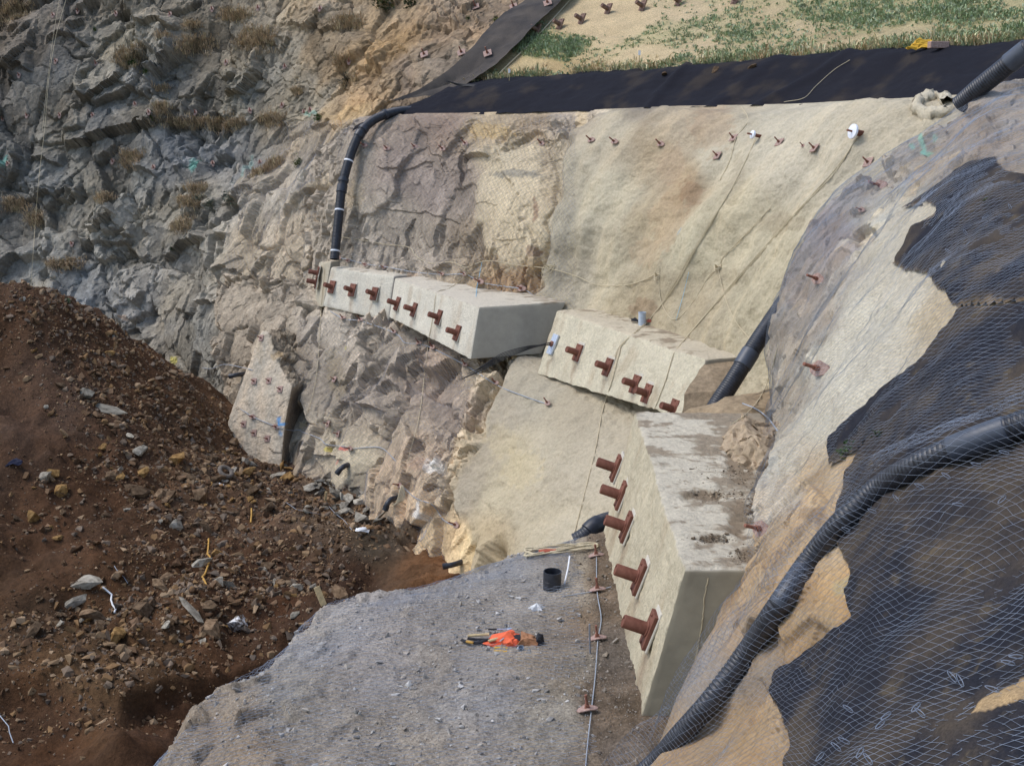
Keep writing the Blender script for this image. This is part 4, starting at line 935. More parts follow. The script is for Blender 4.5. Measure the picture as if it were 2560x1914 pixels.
# weathered ones on the grassy hillside
for (x, y), w in zip([(1345,84),(1402,70),(1456,57),(1522,32),(1608,24),(1698,12),(1840,6)], ['lowest, beside the dark netted band', 'second from the dark netted band', 'third from the dark netted band', 'fourth from the dark netted band', 'fifth from the dark netted band', 'sixth from the dark netted band', 'at the top edge, farthest right']):
    h = cast(x, y, [hill])
    o = copy_tree(proto); o.matrix_world = frame(np.array(h[0])+np.array([0, 0, 0.1]), (-0.80, -0.52, 0.42)); tag(o, f'weathered brown capped anchor head on the grassy hillside, {w}', 'anchor head', 'capped anchor heads on the hillside')
    for ch in o.children:
        if ch.name.startswith('mortar'): bpy.data.objects.remove(ch); continue
        ch.data = ch.data.copy(); ch.data.materials[0] = M['oldcap']
        for g in ch.children: g.data = g.data.copy(); g.data.materials[0] = M['oldcap']

# silver plate with black strands on the middle beam
sp = empty('strand_plate'); m = put_on(b3, 1386, 862, n3); sp.matrix_world = m
link('plate', MB().box((0, 0, 0.03), (0.26, 0.50, 0.05)).mesh('plate', bevel=0.004), M['galv'], sp)
link('anchor_disc', MB().lathe([(0.07, 0.05), (0.07, 0.09), (0.05, 0.1)], 16).mesh('anchor_disc', True), M['rust'], sp)
tag(sp, 'galvanised anchor plate on the left end of the middle beam', 'anchor plate')
for k in range(6):
    e = (1158+k*7+RNG.uniform(-6, 6), 948-k*5+RNG.uniform(-4, 4))
    pts = [m @ Vector((0.04*math.cos(k), 0.04*math.sin(k), 0.08)), Vector(P(1330-k, 870-k*1.2, 27.6)), Vector(P(1265-k, 896-k*3, 27.2)), Vector(P(1212+k, 922-k*3, 27.0)), Vector(P(e[0], e[1], 26.9))]
    V, Fq = tube_np(spline([np.array(p) for p in pts], 0.06), 0.008, 6)
    o = link('steel_strand', npmesh('steel_strand', V, Fq, True), M['tendon']); tag(o, 'thin black steel strand drooping left from the galvanised plate', 'strand', 'black strands from the galvanised plate')

# ------------------------------------------------------------------ bolts with plates
def bolt_proto(kind, mat):
    root = empty('rock_bolt')
    if kind == 'spike':
        v = []; n = 16; prof = []
        for k in range(n):
            a = 2*math.pi*k/n; r = 0.080+0.022*math.cos(2*a)+0.010*math.cos(4*a); prof.append((r*math.cos(a)*1.1, r*math.sin(a)*1.05, 0.012-0.014*math.cos(2*a)))
        v = [(x, y, z) for x, y, z in prof]+[(x, y, z+0.012) for x, y, z in prof]+[(0, 0, 0.02), (0, 0, 0.034)]
        f = [(k, (k+1) % n, n+(k+1) % n, n+k) for k in range(n)]+[(2*n, (k+1) % n, k) for k in range(n)]+[(2*n+1, n+k, n+(k+1) % n) for k in range(n)]
        pm = MB().add(v, f).mesh('plate')
    else:
        pm = MB().box((0, 0, 0.012), (0.19, 0.21, 0.015)).mesh('plate', bevel=0.003)
    link('plate', pm, M['rustpale'] if kind == 'spike' else mat, root)
    link('nut', MB().lathe([(0.034, 0.025), (0.034, 0.03), (0.026, 0.032), (0.026, 0.07)], 6).mesh('nut'), M['rust'], root)
    pr = []
    for k in range(11): pr += [(0.0135, 0.07+k*0.011), (0.0165, 0.075+k*0.011)]
    link('threaded_bar', MB().lathe(pr, 8).mesh('threaded_bar'), M['rust'], root)
    return root
pk = {'spike': bolt_proto('spike', M['rust']), 'square': bolt_proto('square', M['rustpale'])}; fl = {'spike': [False], 'square': [False]}
def bolt(kind, px, py, objs, label, group=None, sc=1.0, spin=None, lift=0.0, nrm=None, cat='rock bolt'):
    h = cast(px, py, objs)
    if not h: return None
    n = nrm if nrm is not None else base_normal(h[2], h[0])
    if n is None: n = h[1]
    mw = frame(np.array(h[0])+np.array(n)*lift, n, (0, 0, 1), random.uniform(-0.3, 0.3) if spin is None else spin) @ Matrix.Scale(sc, 4)
    return put(pk[kind], fl[kind], mw, label, cat, group)
# on the grey cliff
_rows = [('top row', [(133,40),(195,30),(290,36),(425,38),(530,25),(645,22),(800,24)]), ('second row', [(48,190),(140,155),(240,160),(565,158),(712,168),(872,156)]), ('third row, on the long ledge', [(8,300),(68,290),(150,290),(232,290),(338,262),(372,282),(488,283),(625,278),(705,265),(760,283),(775,277)]), ('fourth row', [(20,410),(282,405),(384,420),(532,410),(650,408)]), ('lowest row', [(180,610)])]
_nth = ['first', 'second', 'third', 'fourth', 'fifth', 'sixth', 'seventh', 'eighth', 'ninth', 'tenth', 'eleventh', 'twelfth']
for rn, ps_ in _rows:
    for k_, (x, y) in enumerate(ps_):
        bolt('spike', x, y, [cliff], f'rusty bolt plate on grey cliff, {rn}, {_nth[k_]} from left', 'bolt plates scattered over the grey cliff', 1.25, math.pi/2+random.uniform(-0.3, 0.3), 0.03, (0.1, -0.85, 0.5))
for x, y, w in [(1190,20,'topmost'),(1285,20,'right of the topmost'),(1062,140,'leftmost'),(1155,135,'beside the dark netted band')]:
    bolt('square', x, y, [cliff], f'pale rusty square plate on the orange rock slope, {w}', 'square plates on the orange slope', 1.5, 0.5, 0.05, (-0.3, -0.6, 0.75), 'bolt plate')
for x, y, w in [(1220,136,'lower'),(1370,10,'upper')]:
    bolt('square', x, y, [band], f'pale rusty square plate lying on the dark netted band, {w}', 'square plates on the dark band', 1.5, 0.5, 0.03, (-0.3, -0.6, 0.75), 'bolt plate')
# in the rock and sprayed concrete of the wall
for x, y, w in [(912,365,'first right of the hanging pipe'),(968,372,'second right of the hanging pipe'),(1037,368,'third right of the hanging pipe'),(1108,373,'fourth right of the hanging pipe'),(1165,360,'under the overhang'),(1356,361,'round one on the pale patch'),(1480,352,'first on the smooth sprayed face'),(1538,356,'second on the smooth sprayed face'),(1653,362,'third on the smooth sprayed face')]:
    bolt('spike', x, y, [wall], f'rusty bolt near the top of the wall, {w}', 'bolts in a row along the wall top', 1.15, None, 0.02)
for x, y, w in [(1835,347,'upper left of the smaller white disc'),(1795,391,'lowest, left of the smaller white disc'),(1950,358,'right of the smaller white disc'),(2038,373,'left below the larger white disc'),(2172,408,'at the net edge below the larger white disc')]:
    bolt('square', x, y, [wall], f'rusty bolt and plate on sprayed face, {w}', 'bolts on the sprayed face', 0.95, 0.2, 0.02)
    pass
# cable bolts above and below the far beams
for k_, (x, y) in enumerate([(851,645),(872,652),(915,662),(962,669),(1108,686),(1164,686)]):
    bolt('spike', x, y, [wall, b1, b2], f'small rusty cable bolt behind the far beams, {_nth[k_]} right of the hanging pipe', 'cable bolts behind the far beams', 0.9, None, 0.03)
for x, y, w in [(1204,706,'left of the dark hollow'),(1306,722,'inside the dark hollow')]:
    bolt('spike', x, y, [wall], f'larger rusty bolt plate, {w}', 'bolts by the dark hollow', 1.3, None, 0.05)
for k_, (x, y) in enumerate([(860,798),(904,803),(988,833),(1050,862),(1085,872),(1166,916),(1242,962)]):
    bolt('spike', x, y, [lower], f'rusty cable bolt under the far beams, {_nth[k_]} from the left', 'cable bolts under the far beams', 1.0, None, 0.06)
bolt('spike', 1372, 1012, [lower], 'rusty bolt at the right end of the cable under the far beams', None, 1.0, None, 0.05)
for x, y, w in [(840,950,'high in the dark broken rock'),(825,1060,'below the broken rock, upper'),(850,1085,'below the broken rock, lower')]:
    bolt('square', x, y, [lower], f'rusty square plate on the lower rock wall, {w}', 'square plates on the lower wall', 0.9, 0.1, 0.06, None, 'bolt plate')
for x, y, w in [(654,845,'at the very top'),(636,953,'upper row, left'),(673,952,'upper row, middle'),(701,973,'upper row, right'),(610,1060,'lower row, left'),(636,1082,'lower row, middle'),(669,1096,'lower row, right')]:
    bolt('square', x, y, [buttress], f'square bolt plate on the rock buttress, {w}', 'square plates on the buttress', 0.95, 0.1, 0.01, None, 'bolt plate')
for x, y, w in [(633,1042,'left'),(691,1066,'right, by the blue paint')]:
    bolt('spike', x, y, [buttress], f'rusty cable bolt on the rock buttress, {w}', 'cable bolts on the buttress', 1.1, None, 0.02)
bolt('spike', 880, 1121, [lower], 'rusty cable bolt beside red paint at the foot of the lower wall', None, 1.1, None, 0.05)
bolt('spike', 1004, 1213, [lower], 'rusty cable bolt where a rope bundle hangs on the lower wall', None, 1.1, None, 0.05)
bolt('spike', 1146, 1314, [lower], 'rusty bolt in the dark hole beside the sprayed concrete', None, 1.2, None, 0.05)
# on the near slope
for x, y, w, sc in [(2205,468,'in the broken hollow near the top',1.5),(2052,700,'on grey rock left of the pale mat',1.35),(2058,925,'at the left edge of the pale mat',1.55),(1908,1026,'where a loose cable ends above the lump',1.1),(1915,1325,'beside the near beam top',1.35),(2160,527,'headless stub below the broken hollow',0.7)]:
    bolt('spike', x, y, [near], f'rusty bolt plate on the near slope, {w}', 'bolts on the near slope', sc, None, 0.05, (-0.86, -0.40, 0.33))
bolt('spike', 2008, 365, [wall], 'rusty nut and plate close to the larger white disc', None, 0.6)
# along the cable on the bench
for x, y, w in [(1491,1392,'farthest'),(1494,1478,'second farthest'),(1494,1600,'second nearest'),(1469,1778,'nearest')]:
    bolt('spike', x, y, [bench], f'rusty spike plate and bolt on the gravel bench, {w}', 'bolts along the bench cable', 0.95, 1.3, 0.02, (-0.12, -0.05, 1))

# white discs on the sprayed face
for x, y, r, w in [(1893,335,0.09,'smaller'),(2146,328,0.14,'larger')]:
    h = cast(x+8, y+6, [wall]); n = np.array([-0.93, -0.30, 0.20])
    d = empty('white_disc_anchor', frame(h[0], n))
    link('stub', MB().lathe([(r*0.42, -0.15), (r*0.42, 0.17)], 16).mesh('stub', True), M['cap'], d)
    link('disc', MB().lathe([(r*0.2, 0.17), (r, 0.175), (r, 0.215), (r*0.92, 0.22), (r*0.3, 0.222)], 28).mesh('disc', True), M['disc'], d)
    link('pin', MB().lathe([(0.02, 0.2), (0.02, 0.33)], 8).mesh('pin'), M['rust'], d)
    tag(d, f'{w} white round disc on a brown stub with ropes hanging from it', 'anchor disc')

# ------------------------------------------------------------------ corrugated pipes
def pipe(name, pts, R, label, plain=(), bands=(), pitch=0.045, mat='plastic', thin=()):
    """pts: world points; plain: (from,to) lengths carrying a smooth sleeve; bands: lengths with white tape"""
    c = spline(pts, pitch/6)
    L = np.concatenate([[0], np.cumsum(np.linalg.norm(np.diff(c, axis=0), axis=1))])
    ph = (L/pitch) % 1.0
    r = np.where(ph < 0.55, R, R*0.915)
    root = empty(name, Matrix.Translation(Vector(c[0])))
    V, Fq = tube_np(c, r, 26)
    o = link('corrugated_tube', npmesh('corrugated_tube', V, Fq, True), M[mat], root); o.matrix_parent_inverse = root.matrix_world.inverted()
    for a, b, k, mt in plain:
        m = (L >= a) & (L <= b)
        if m.sum() > 3:
            cc = c[m]; rr = np.full(len(cc), R*k); rr[0] = rr[-1] = R*0.95
            V, Fq = tube_np(cc, rr, 26); s = link('coupling', npmesh('coupling', V, Fq, True), M[mt], root); s.matrix_parent_inverse = root.matrix_world.inverted()
    for a in bands:
        m = (L >= a) & (L <= a+0.06)
        if m.sum() > 2:
            V, Fq = tube_np(c[m], R*1.03, 26); s = link('tape_band', npmesh('tape_band', V, Fq, True), M['tape'], root); s.matrix_parent_inverse = root.matrix_world.inverted()
    tag(root, label, 'drain pipe'); return c, L
def on(px, py, objs, lift):
    h = cast(px, py, objs); r = ray(px, py); r = r/np.linalg.norm(r); return np.array(h[0])-r*lift
R0 = 0.102
near_px = [(1480,2040),(1630,1914),(1700,1838),(1780,1748),(1870,1628),(1950,1510),(2030,1395),(2110,1300),(2200,1218),(2300,1160),(2420,1108),(2560,1058),(2750,995),(2950,930),(3300,830)]
near_pts = [P(1480,2040,10.3), P(1628,1916,10.35)]+[on(x, y, [near, g1, g2], 0.20) for x, y in near_px[2:]]
c_near_pipe, L_np = pipe('drain_pipe', near_pts, R0, 'long black corrugated drain pipe under netting on the near slope', plain=[(5.55, 6.0, 1.06, 'greyplastic'), (3.2, 3.6, 1.0, 'greyplastic')])
pipe('drain_pipe', [P(1730,1120,20.0), P(1790,1015,20.4), P(1830,955,20.6), P(1880,875,20.9), P(1922,812,21.2), P(1975,735,21.6), P(2030,660,22.2)], 0.155, 'black corrugated drain pipe rising behind the near beam to the slope', plain=[(1.75, 2.1, 1.07, 'greyplastic')])
pipe('drain_pipe', [P(2400,262,21.6), P(2445,222,21.3), P(2500,178,21.0), P(2560,130,20.7), P(2660,55,20.2), P(2860,-90,19.4)], 0.165, 'black corrugated drain pipe at the far right end of the geotextile strip', plain=[(1.1, 1.5, 1.07, 'greyplastic')])
fp = [P(836,648,37.5), P(841,600,37.7), P(848,530,38.0), P(855,470,38.3), P(868,415,38.6), P(885,365,38.9), P(903,330,39.1), P(930,303,39.4), P(962,287,39.6), P(1000,278,39.9), P(1060,276,40.6)]
pipe('drain_pipe', fp, 0.145, 'black drain pipe hanging down the wall onto the end pier', plain=[(2.15, 2.42, 1.14, 'plastic'), (2.5, 2.64, 1.16, 'plastic'), (4.1, 4.28, 1.14, 'plastic'), (4.36, 4.5, 1.16, 'plastic'), (5.3, 5.42, 1.14, 'plastic')], bands=[0.24, 1.55, 3.2])
pipe('drain_pipe', [P(1440,1352,18.6), P(1462,1338,18.6), P(1488,1314,18.7), P(1520,1300,18.9), P(1580,1290,19.2)], 0.14, 'short black drain pipe end poking out behind the near beam', plain=[(0.25, 0.5, 1.1, 'plastic')])

# ------------------------------------------------------------------ ropes and cables
def laid(name, pxs, objs, r, mat, label, cat, lift=0.02, group=None, smoothing=3, parent=None, step=0.08, sides=6):
    q = spline([(a, b) for a, b in pxs], 6.0); D = []
    for x, y in q:
        h = cast(x, y, objs)
        if h: rr = ray(x, y); D.append((x, y, h[0].y))
    D = np.array(D); d = D[:, 2].copy()
    for _ in range(smoothing):
        e = np.concatenate([[d[0]], d, [d[-1]]]); sm = (e[:-2]+e[1:-1]+e[2:])/3; d = np.minimum(sm, d+0.02) if True else sm
    pts = np.array([P(x, y, dd-lift-0.01) for (x, y, _), dd in zip(D, d)])
    V, Fq = tube_np(spline(pts, step), r, sides)
    o = link(name, npmesh(name, V, Fq, True), M[mat], parent)
    if parent is None: tag(o, label, cat, group)
    return o
WB = [wall, b3, b4, lower, b2, b1, b0, bench, buttress, near, fill, lump]
laid('rope', [(2142,345),(2090,420),(2000,520),(1900,630),(1790,755),(1700,862),(1684,884),(1664,950),(1636,1022)], WB, 0.010, 'rope', 'tan rope running from the larger white disc down over the middle beam', 'rope')
laid('rope', [(2138,350),(2086,432),(1994,530),(1896,640),(1784,765),(1690,872)], WB, 0.009, 'rope', 'second thinner tan rope beside the one from the larger white disc', 'rope')
laid('rope', [(1888,350),(1850,430),(1800,520),(1740,620),(1690,710),(1628,792),(1560,855),(1548,885),(1530,950),(1506,1028),(1490,1115),(1462,1230),(1432,1345)], WB, 0.010, 'rope', 'tan rope from the smaller white disc down past the middle beam to the bench', 'rope')
laid('rope', [(1850,440),(1795,525),(1730,630),(1672,730),(1618,805),(1552,862),(1536,900)], WB, 0.008, 'rope', 'thin tan rope just left of the one from the smaller white disc', 'rope')
laid('rope', [(1925,520),(1860,590),(1810,640),(1795,669),(1770,694),(1726,763),(1690,798),(1668,785),(1650,741),(1648,669)], WB, 0.009, 'rope', 'tan rope hanging in a slack loop on the sprayed face', 'rope')
laid('rope', [(1795,672),(1813,745),(1839,803),(1877,850)], WB, 0.009, 'rope', 'short tan rope sagging from the knot towards the black pipe', 'rope')
laid('rope', [(1850,262),(1870,300),(1840,345),(1825,400),(1800,450)], WB, 0.010, 'rope', 'thin cord dropping from the strip edge left of the smaller disc', 'rope')
laid('rope', [(852,592),(905,600),(960,610),(1022,618),(1040,640),(1075,658),(1130,655),(1165,668),(1215,652),(1290,662),(1375,672),(1440,690),(1490,711),(1560,713),(1610,700),(1646,680)], WB, 0.010, 'rope', 'long tan rope strung across the rock wall above the far beams', 'rope', 0.05, None, 8)
laid('rope', [(812,672),(805,740),(800,820),(792,930),(775,1010),(750,1070)], WB, 0.009, 'rope', 'tan rope hanging in front of the buttress from the farthest beam', 'rope', 0.05)
laid('rope', [(1165,686),(1145,705),(1120,722),(1092,732),(1084,780),(1072,850),(1062,930),(1048,1040),(1020,1150)], WB, 0.009, 'rope', 'tan rope over the far beam hanging down the lower wall', 'rope', 0.04)
laid('rope', [(1945,860),(1930,920),(1905,985),(1870,1030),(1830,1060)], WB, 0.008, 'rope', 'tan rope looping down beside the pipe to the earth lump', 'rope', 0.05)
laid('blue_cord', [(1205,655),(1198,690),(1192,720),(1190,742)], WB, 0.007, 'bluerope', 'blue cord hanging above the far beam end', 'cord', 0.05)
laid('blue_cord', [(1722,680),(1706,745),(1690,800)], WB, 0.004, 'bluerope', 'thin blue cord on the sprayed face by the slack loop', 'cord', 0.03)
for nm, pts, lab, obj in [
 ('a', [(852,645),(915,660),(970,668),(1035,680),(1108,686),(1164,686),(1204,706),(1262,716),(1306,722),(1332,736)], 'grey steel cable along the wall behind the far beams', WB),
 ('b', [(826,778),(860,797),(904,803),(988,833),(1012,856),(1050,860),(1085,872),(1166,914),(1242,962),(1310,990),(1372,1011)], 'grey steel cable along the rock under the far beams', WB),
 ('c', [(600,1022),(614,1030),(633,1042),(691,1066),(725,1075),(752,1075)], 'grey steel cable across the rock buttress', WB),
 ('d', [(752,1078),(800,1096),(815,1110),(860,1116),(880,1121),(915,1118),(955,1120),(990,1152)], 'grey steel cable across the foot of the lower wall', WB),
 ('e', [(1004,1213),(1040,1245),(1082,1262),(1110,1300),(1146,1316)], 'grey steel cable sagging to the dark hole by the sprayed face', WB),
 ('f', [(505,919),(530,921),(560,911),(600,917),(632,925)], 'grey steel cable on the cliff foot left of the buttress', [cliff, lower, buttress]),
 ('g', [(1491,1378),(1493,1478),(1503,1545),(1495,1600),(1488,1690),(1478,1780),(1470,1850),(1462,1940)], 'grey steel cable running along the gravel bench', [bench]),
 ('h', [(1856,1008),(1890,1022),(1920,1045),(1945,1078)], 'loose grey steel cable end above the earth lump', WB)]:
    laid('steel_cable', pts, obj, 0.012 if nm != 'g' else 0.007, 'cable', lab, 'cable', 0.03)
laid('rope', [(1405,1490),(1440,1485),(1490,1476),(1528,1466)], [bench], 0.006, 'cable', 'thin pale wire trailing from the black pipe stub', 'wire')

# ------------------------------------------------------------------ nets
def net_mesh(N, ok, r, name):
    """N[i,j] lattice of points; wires run diagonally between them"""
    I, J = N.shape[:2]; A = []; B = []
    i, j = np.meshgrid(np.arange(I-1), np.arange(J), indexing='ij'); ev = ((i+j) % 2 == 0)
    for dj in (1, -1):
        m = ev & (j+dj >= 0) & (j+dj < J); a = (i[m], j[m]); b = (i[m]+1, j[m]+dj)
        k = ok[a] & ok[b]; A.append(N[a][k]); B.append(N[b][k])
        m = (~ev) & (j+dj >= 0) & (j+dj < J)
    ev2 = ~ev
    # the other half of each diamond
    for dj in (1, -1):
        m = ev2 & (j+dj >= 0) & (j+dj < J)
        a = (i[m], j[m]+dj); b = (i[m]+1, j[m])
        k = ok[a] & ok[b]
        A.append(N[a][k]*1.0); B.append(N[b][k]*1.0)
    A = np.concatenate(A); B = np.concatenate(B)
    # drop doubles
    key = np.round(np.concatenate([A, B], 1)*2000).astype(np.int64); _, u = np.unique(key, axis=0, return_index=True); A, B = A[u], B[u]
    t = B-A; t /= np.linalg.norm(t, axis=1)[:, None]+1e-9
    ref = np.where(np.abs(t[:, 2:3]) < 0.9, np.array([[0, 0, 1.0]]), np.array([[1.0, 0, 0]]))
    u = np.cross(t, ref); u /= np.linalg.norm(u, axis=1)[:, None]+1e-9; w = np.cross(t, u)
    n = len(A); V = np.zeros((n, 6, 3))
    for k in range(3):
        a = 2*math.pi*k/3; o = (math.cos(a)*u+math.sin(a)*w)*r; V[:, k] = A+o; V[:, 3+k] = B+o
    base = np.arange(n)[:, None]*6
    Fq = np.concatenate([base+np.array([[k, (k+1) % 3, 3+(k+1) % 3, 3+k]]) for k in range(3)])
    return npmesh(name, V.reshape(-1, 3), Fq, True)
def drape(S, nrm, ds, dt, u0=0.0, skew=0.0):
    """lay a lattice with spacing ds (rows) and dt (columns) on sheet points S[v,u]"""
    nv, nu = S.shape[:2]; mid = S[:, nu//2]
    Lv = np.concatenate([[0], np.cumsum(np.linalg.norm(np.diff(mid, axis=0), axis=1))])
    rows = np.interp(np.arange(0, Lv[-1], ds), Lv, np.arange(nv)); Lmax = 0; cur = []
    for r in rows:
        k = min(int(r), nv-2); f = r-k; c = S[k]*(1-f)+S[k+1]*f
        Lu = np.concatenate([[0], np.cumsum(np.linalg.norm(np.diff(c, axis=0), axis=1))]); Lu -= Lu[nu//2]
        cur.append((c, Lu))
    lo = min(c[1][0] for c in cur); hi = max(c[1][-1] for c in cur); ts = np.arange(lo, hi, dt)
    N = np.zeros((len(rows), len(ts), 3)); ok = np.zeros((len(rows), len(ts)), bool)
    for i, (c, Lu) in enumerate(cur):
        for k in range(3): N[i, :, k] = np.interp(ts, Lu, c[:, k])
        ok[i] = (ts > Lu[0]) & (ts < Lu[-1])
    return N, ok
def jitter(N, a, sc):
    p = N.reshape(-1, 3); return N+np.stack([fbm(p, sc, 2, 5+k) for k in range(3)], 1).reshape(N.shape)*a
# near slope net, in two overlapping sheets, bulging over the pipe
S = pn.B+pn.N*(0.10+0.08*fbm(pn.B.reshape(-1, 3), 1.6, 3, 5).reshape(pn.nv, pn.nu, 1))
flat = S.reshape(-1, 3); dmin = np.full(len(flat), 9.0)
for q in c_near_pipe[::12]: dmin = np.minimum(dmin, np.linalg.norm(flat-q, axis=1))
S = S+(pn.N.reshape(-1, 3)*(0.24*(1-sstep(0.08, 0.36, dmin)))[:, None]).reshape(S.shape)
NN, ok = drape(S[:, 34:], None, 0.038, 0.075)
NN = jitter(jitter(NN, 0.10, 0.9), 0.02, 0.15); xx, yy = proj(NN)
rockpart = (yy < 1020) & (xx < 2240-(yy-500)*0.35)
net1 = link('wire_net', net_mesh(NN, ok & (xx < 3150) & (yy < 1990), 0.00125, 'wire_net'), M['wire'])
tag(net1, 'diamond steel wire netting stretched over the near slope and its pipe', 'netting')
# bench net
bx, by = np.meshgrid(np.arange(-4.6, 1.05, 0.06), np.arange(6.0, 17.6, 0.06))
zz = bench_z(bx.ravel(), by.ravel(), False).reshape(bx.shape)
for _ in range(3): zz = np.maximum(zz, (np.roll(zz, 1, 0)+np.roll(zz, -1, 0)+np.roll(zz, 1, 1)+np.roll(zz, -1, 1))/4*0.5+zz*0.5)
Sb = np.stack([bx, by, zz+0.035], 2)
NB, okb = drape(Sb, None, 0.050, 0.11); NB = jitter(NB, 0.06, 0.8); xb, yb = proj(NB)
ln = np.interp(NB[..., 1], [8, 10, 11, 11.8, 12.6, 14, 17], [0.85, 0.80, 0.78, 0.55, 0.85, 0.95, 1.0])+0.08*np.sin(NB[..., 1]*3)
okb &= (NB[..., 0] < ln) & (edge_dist(NB[..., 0], NB[..., 1]) < 1.6)
net2 = link('wire_net', net_mesh(NB, okb, 0.0017, 'wire_net'), M['wire'])
tag(net2, 'steel wire netting spread over the gravel bench and its edge', 'netting')
# nets on the rock of the wall
def wall_net(pt, u0, u1, v0, v1, test, label, lift, r=0.0026):
    Sx = pt.V.copy(); nn = pt.N
    # a net touches only the proud points
    d = ((pt.V-pt.B)*nn).sum(2); k = d.copy()
    for _ in range(26):
        k = np.maximum(d, (np.roll(k, 1, 0)+np.roll(k, -1, 0)+np.roll(k, 1, 1)+np.roll(k, -1, 1))/4)
    Sx = pt.B+nn*(k+lift)[..., None]
    a, b, c, e = int(u0*pt.nu), int(u1*pt.nu), int(v0*pt.nv), int(v1*pt.nv)
    N, okn = drape(Sx[c:e, a:b], None, 0.07, 0.10); x, y = proj(N)
    o = link('wire_net', net_mesh(N, okn & test(x, y), r, 'wire_net'), M['netdark']); tag(o, label, 'netting'); return o
wall_net(pw, 0.02, 0.52, 0.25, 1.0, lambda x, y: (x > 840) & (x < 1440) & (y > 285), 'fine wire netting hung over the brown rock wall above the far beams', 0.02)
wall_net(pl, 0.1, 0.62, 0.2, 1.0, lambda x, y: (x > 740) & (x < 1240) & (y > 790), 'fine wire netting hung over the broken lower rock wall', 0.02)
wall_net(pc, 0.62, 1.0, 0.42, 0.9, lambda x, y: (x > 560) & (x < 900) & (y > 300), 'fine wire netting on the buff rock left of the hanging pipe', 0.03)
# steel clips on the near net, along the pipe and scattered
clip = MB()
cu = []
for t in np.linspace(0, 2*math.pi, 15): cu.append((0.036*math.cos(t)*1.0, 0.010*math.sin(t), 0.010*math.sin(t*2)))
clip.tube(cu, 0.0026, 5); clip_me = clip.mesh('clip', True); clip_me.materials.append(M['wire'])
def put_clip(px, py, spin):
    h = cast(px, py, [net1]) or cast(px, py, [near, g1, g2])
    hh = cast(px, py, [near, g1, g2])
    if not hh: return
    o = bpy.data.objects.new('clip', clip_me); COL.objects.link(o); o.parent = net1
    rr = ray(px, py); rr /= np.linalg.norm(rr)
    o.matrix_world = frame(np.array(hh[0])-rr*0.17, -rr+np.array([0, 0, 0.2]), (0, 0, 1), spin)
for x, y in [(2510,1130),(2440,1160),(2365,1188),(2298,1214),(2240,1245),(2180,1276),(2115,1322),(2060,1378),(2008,1440),(1962,1506),(1938,1545),(1915,1585),(1865,1655),(1818,1708),(1768,1768),(1712,1828)]: put_clip(x, y, -0.5+random.uniform(-0.4, 0.4))
for x, y in [(2525,517),(2463,541),(2413,580),(2370,627),(2330,673),(2505,1248),(2400,1700),(2520,1655),(2540,1640),(2290,1766),(2215,1788),(2200,1810),(2120,1770),(2480,1720),(2110,1850),(2050,1890),(2150,1880),(2170,1895),(2380,1690),(2300,1780),(2090,1865),(2395,1260)]: put_clip(x, y, random.uniform(-1.2, 1.2))

# ------------------------------------------------------------------ loose stones
def stone_shape(seed, flat=0.7, n=13):
    r = np.random.default_rng(seed); v = r.normal(size=(n, 3)); v /= np.linalg.norm(v, axis=1)[:, None]; v *= r.uniform(0.82, 1.0, (n, 1)); v *= np.array([r.uniform(0.75, 1.15), r.uniform(0.6, 0.95), flat*r.uniform(0.7, 1.1)])
    bm = bmesh.new(); [bm.verts.new(tuple(a)) for a in v]; bmesh.ops.convex_hull(bm, input=bm.verts)
    bmesh.ops.delete(bm, geom=[w for w in bm.verts if not w.link_faces], context='VERTS'); bmesh.ops.triangulate(bm, faces=bm.faces); bmesh.ops.recalc_face_normals(bm, faces=bm.faces)
    bm.verts.ensure_lookup_table(); V = np.array([w.co for w in bm.verts]); Fc = np.array([[w.index for w in f.verts] for f in bm.faces]); bm.free(); return V*0.5, Fc
SH = [stone_shape(k, 0.7, 13) for k in range(10)]; SMALL = [stone_shape(100+k, 0.75, 9) for k in range(8)]
def rand_rot(n, tilt=0.6):
    a = RNG.uniform(0, 2*math.pi, n); b = RNG.normal(0, tilt, n); c = RNG.normal(0, tilt, n)
    ca, sa, cb, sb, cc, sc_ = np.cos(a), np.sin(a), np.cos(b), np.sin(b), np.cos(c), np.sin(c); z = np.zeros(n); o = np.ones(n)
    Rz = np.stack([ca, -sa, z, sa, ca, z, z, z, o], 1).reshape(-1, 3, 3); Rx = np.stack([o, z, z, z, cb, -sb, z, sb, cb], 1).reshape(-1, 3, 3); Ry = np.stack([cc, z, sc_, z, o, z, -sc_, z, cc], 1).reshape(-1, 3, 3)
    return Rz@Rx@Ry
def scatter(name, pts, size, cols, shapes, mat, sink=0.2, tilt=0.6):
    n = len(pts); which = RNG.integers(0, len(shapes), n); R = rand_rot(n, tilt); Vs = []; Fs = []; Cs = []; off = 0
    for k, (V, Fc) in enumerate(shapes):
        m = np.where(which == k)[0]
        if not len(m): continue
        W = np.einsum('nij,vj->nvi', R[m], V)*size[m][:, None, None]+pts[m][:, None, :]; W[:, :, 2] += (size[m]*(0.5-sink)*0.45)[:, None]
        Vs.append(W.reshape(-1, 3)); Fs.append((Fc[None]+(np.arange(len(m))*len(V))[:, None, None]).reshape(-1, 3)+off); off += len(m)*len(V)
        Cs.append(np.repeat(cols[m], len(V), 0))
    return link(name, npmesh(name, np.vstack(Vs), np.vstack(Fs), False, np.vstack(Cs)), mat)
def pick(n, pal, v=0.25):
    pal = np.array([lin(c) for c in pal]); return np.clip(pal[RNG.integers(0, len(pal), n)]*RNG.uniform(1-v, 1+v, (n, 1)), 0.01, 0.9)
BR = [(108,80,54),(126,96,68),(92,66,44),(142,112,78),(122,102,82),(152,124,92),(112,96,80),(134,100,62)]
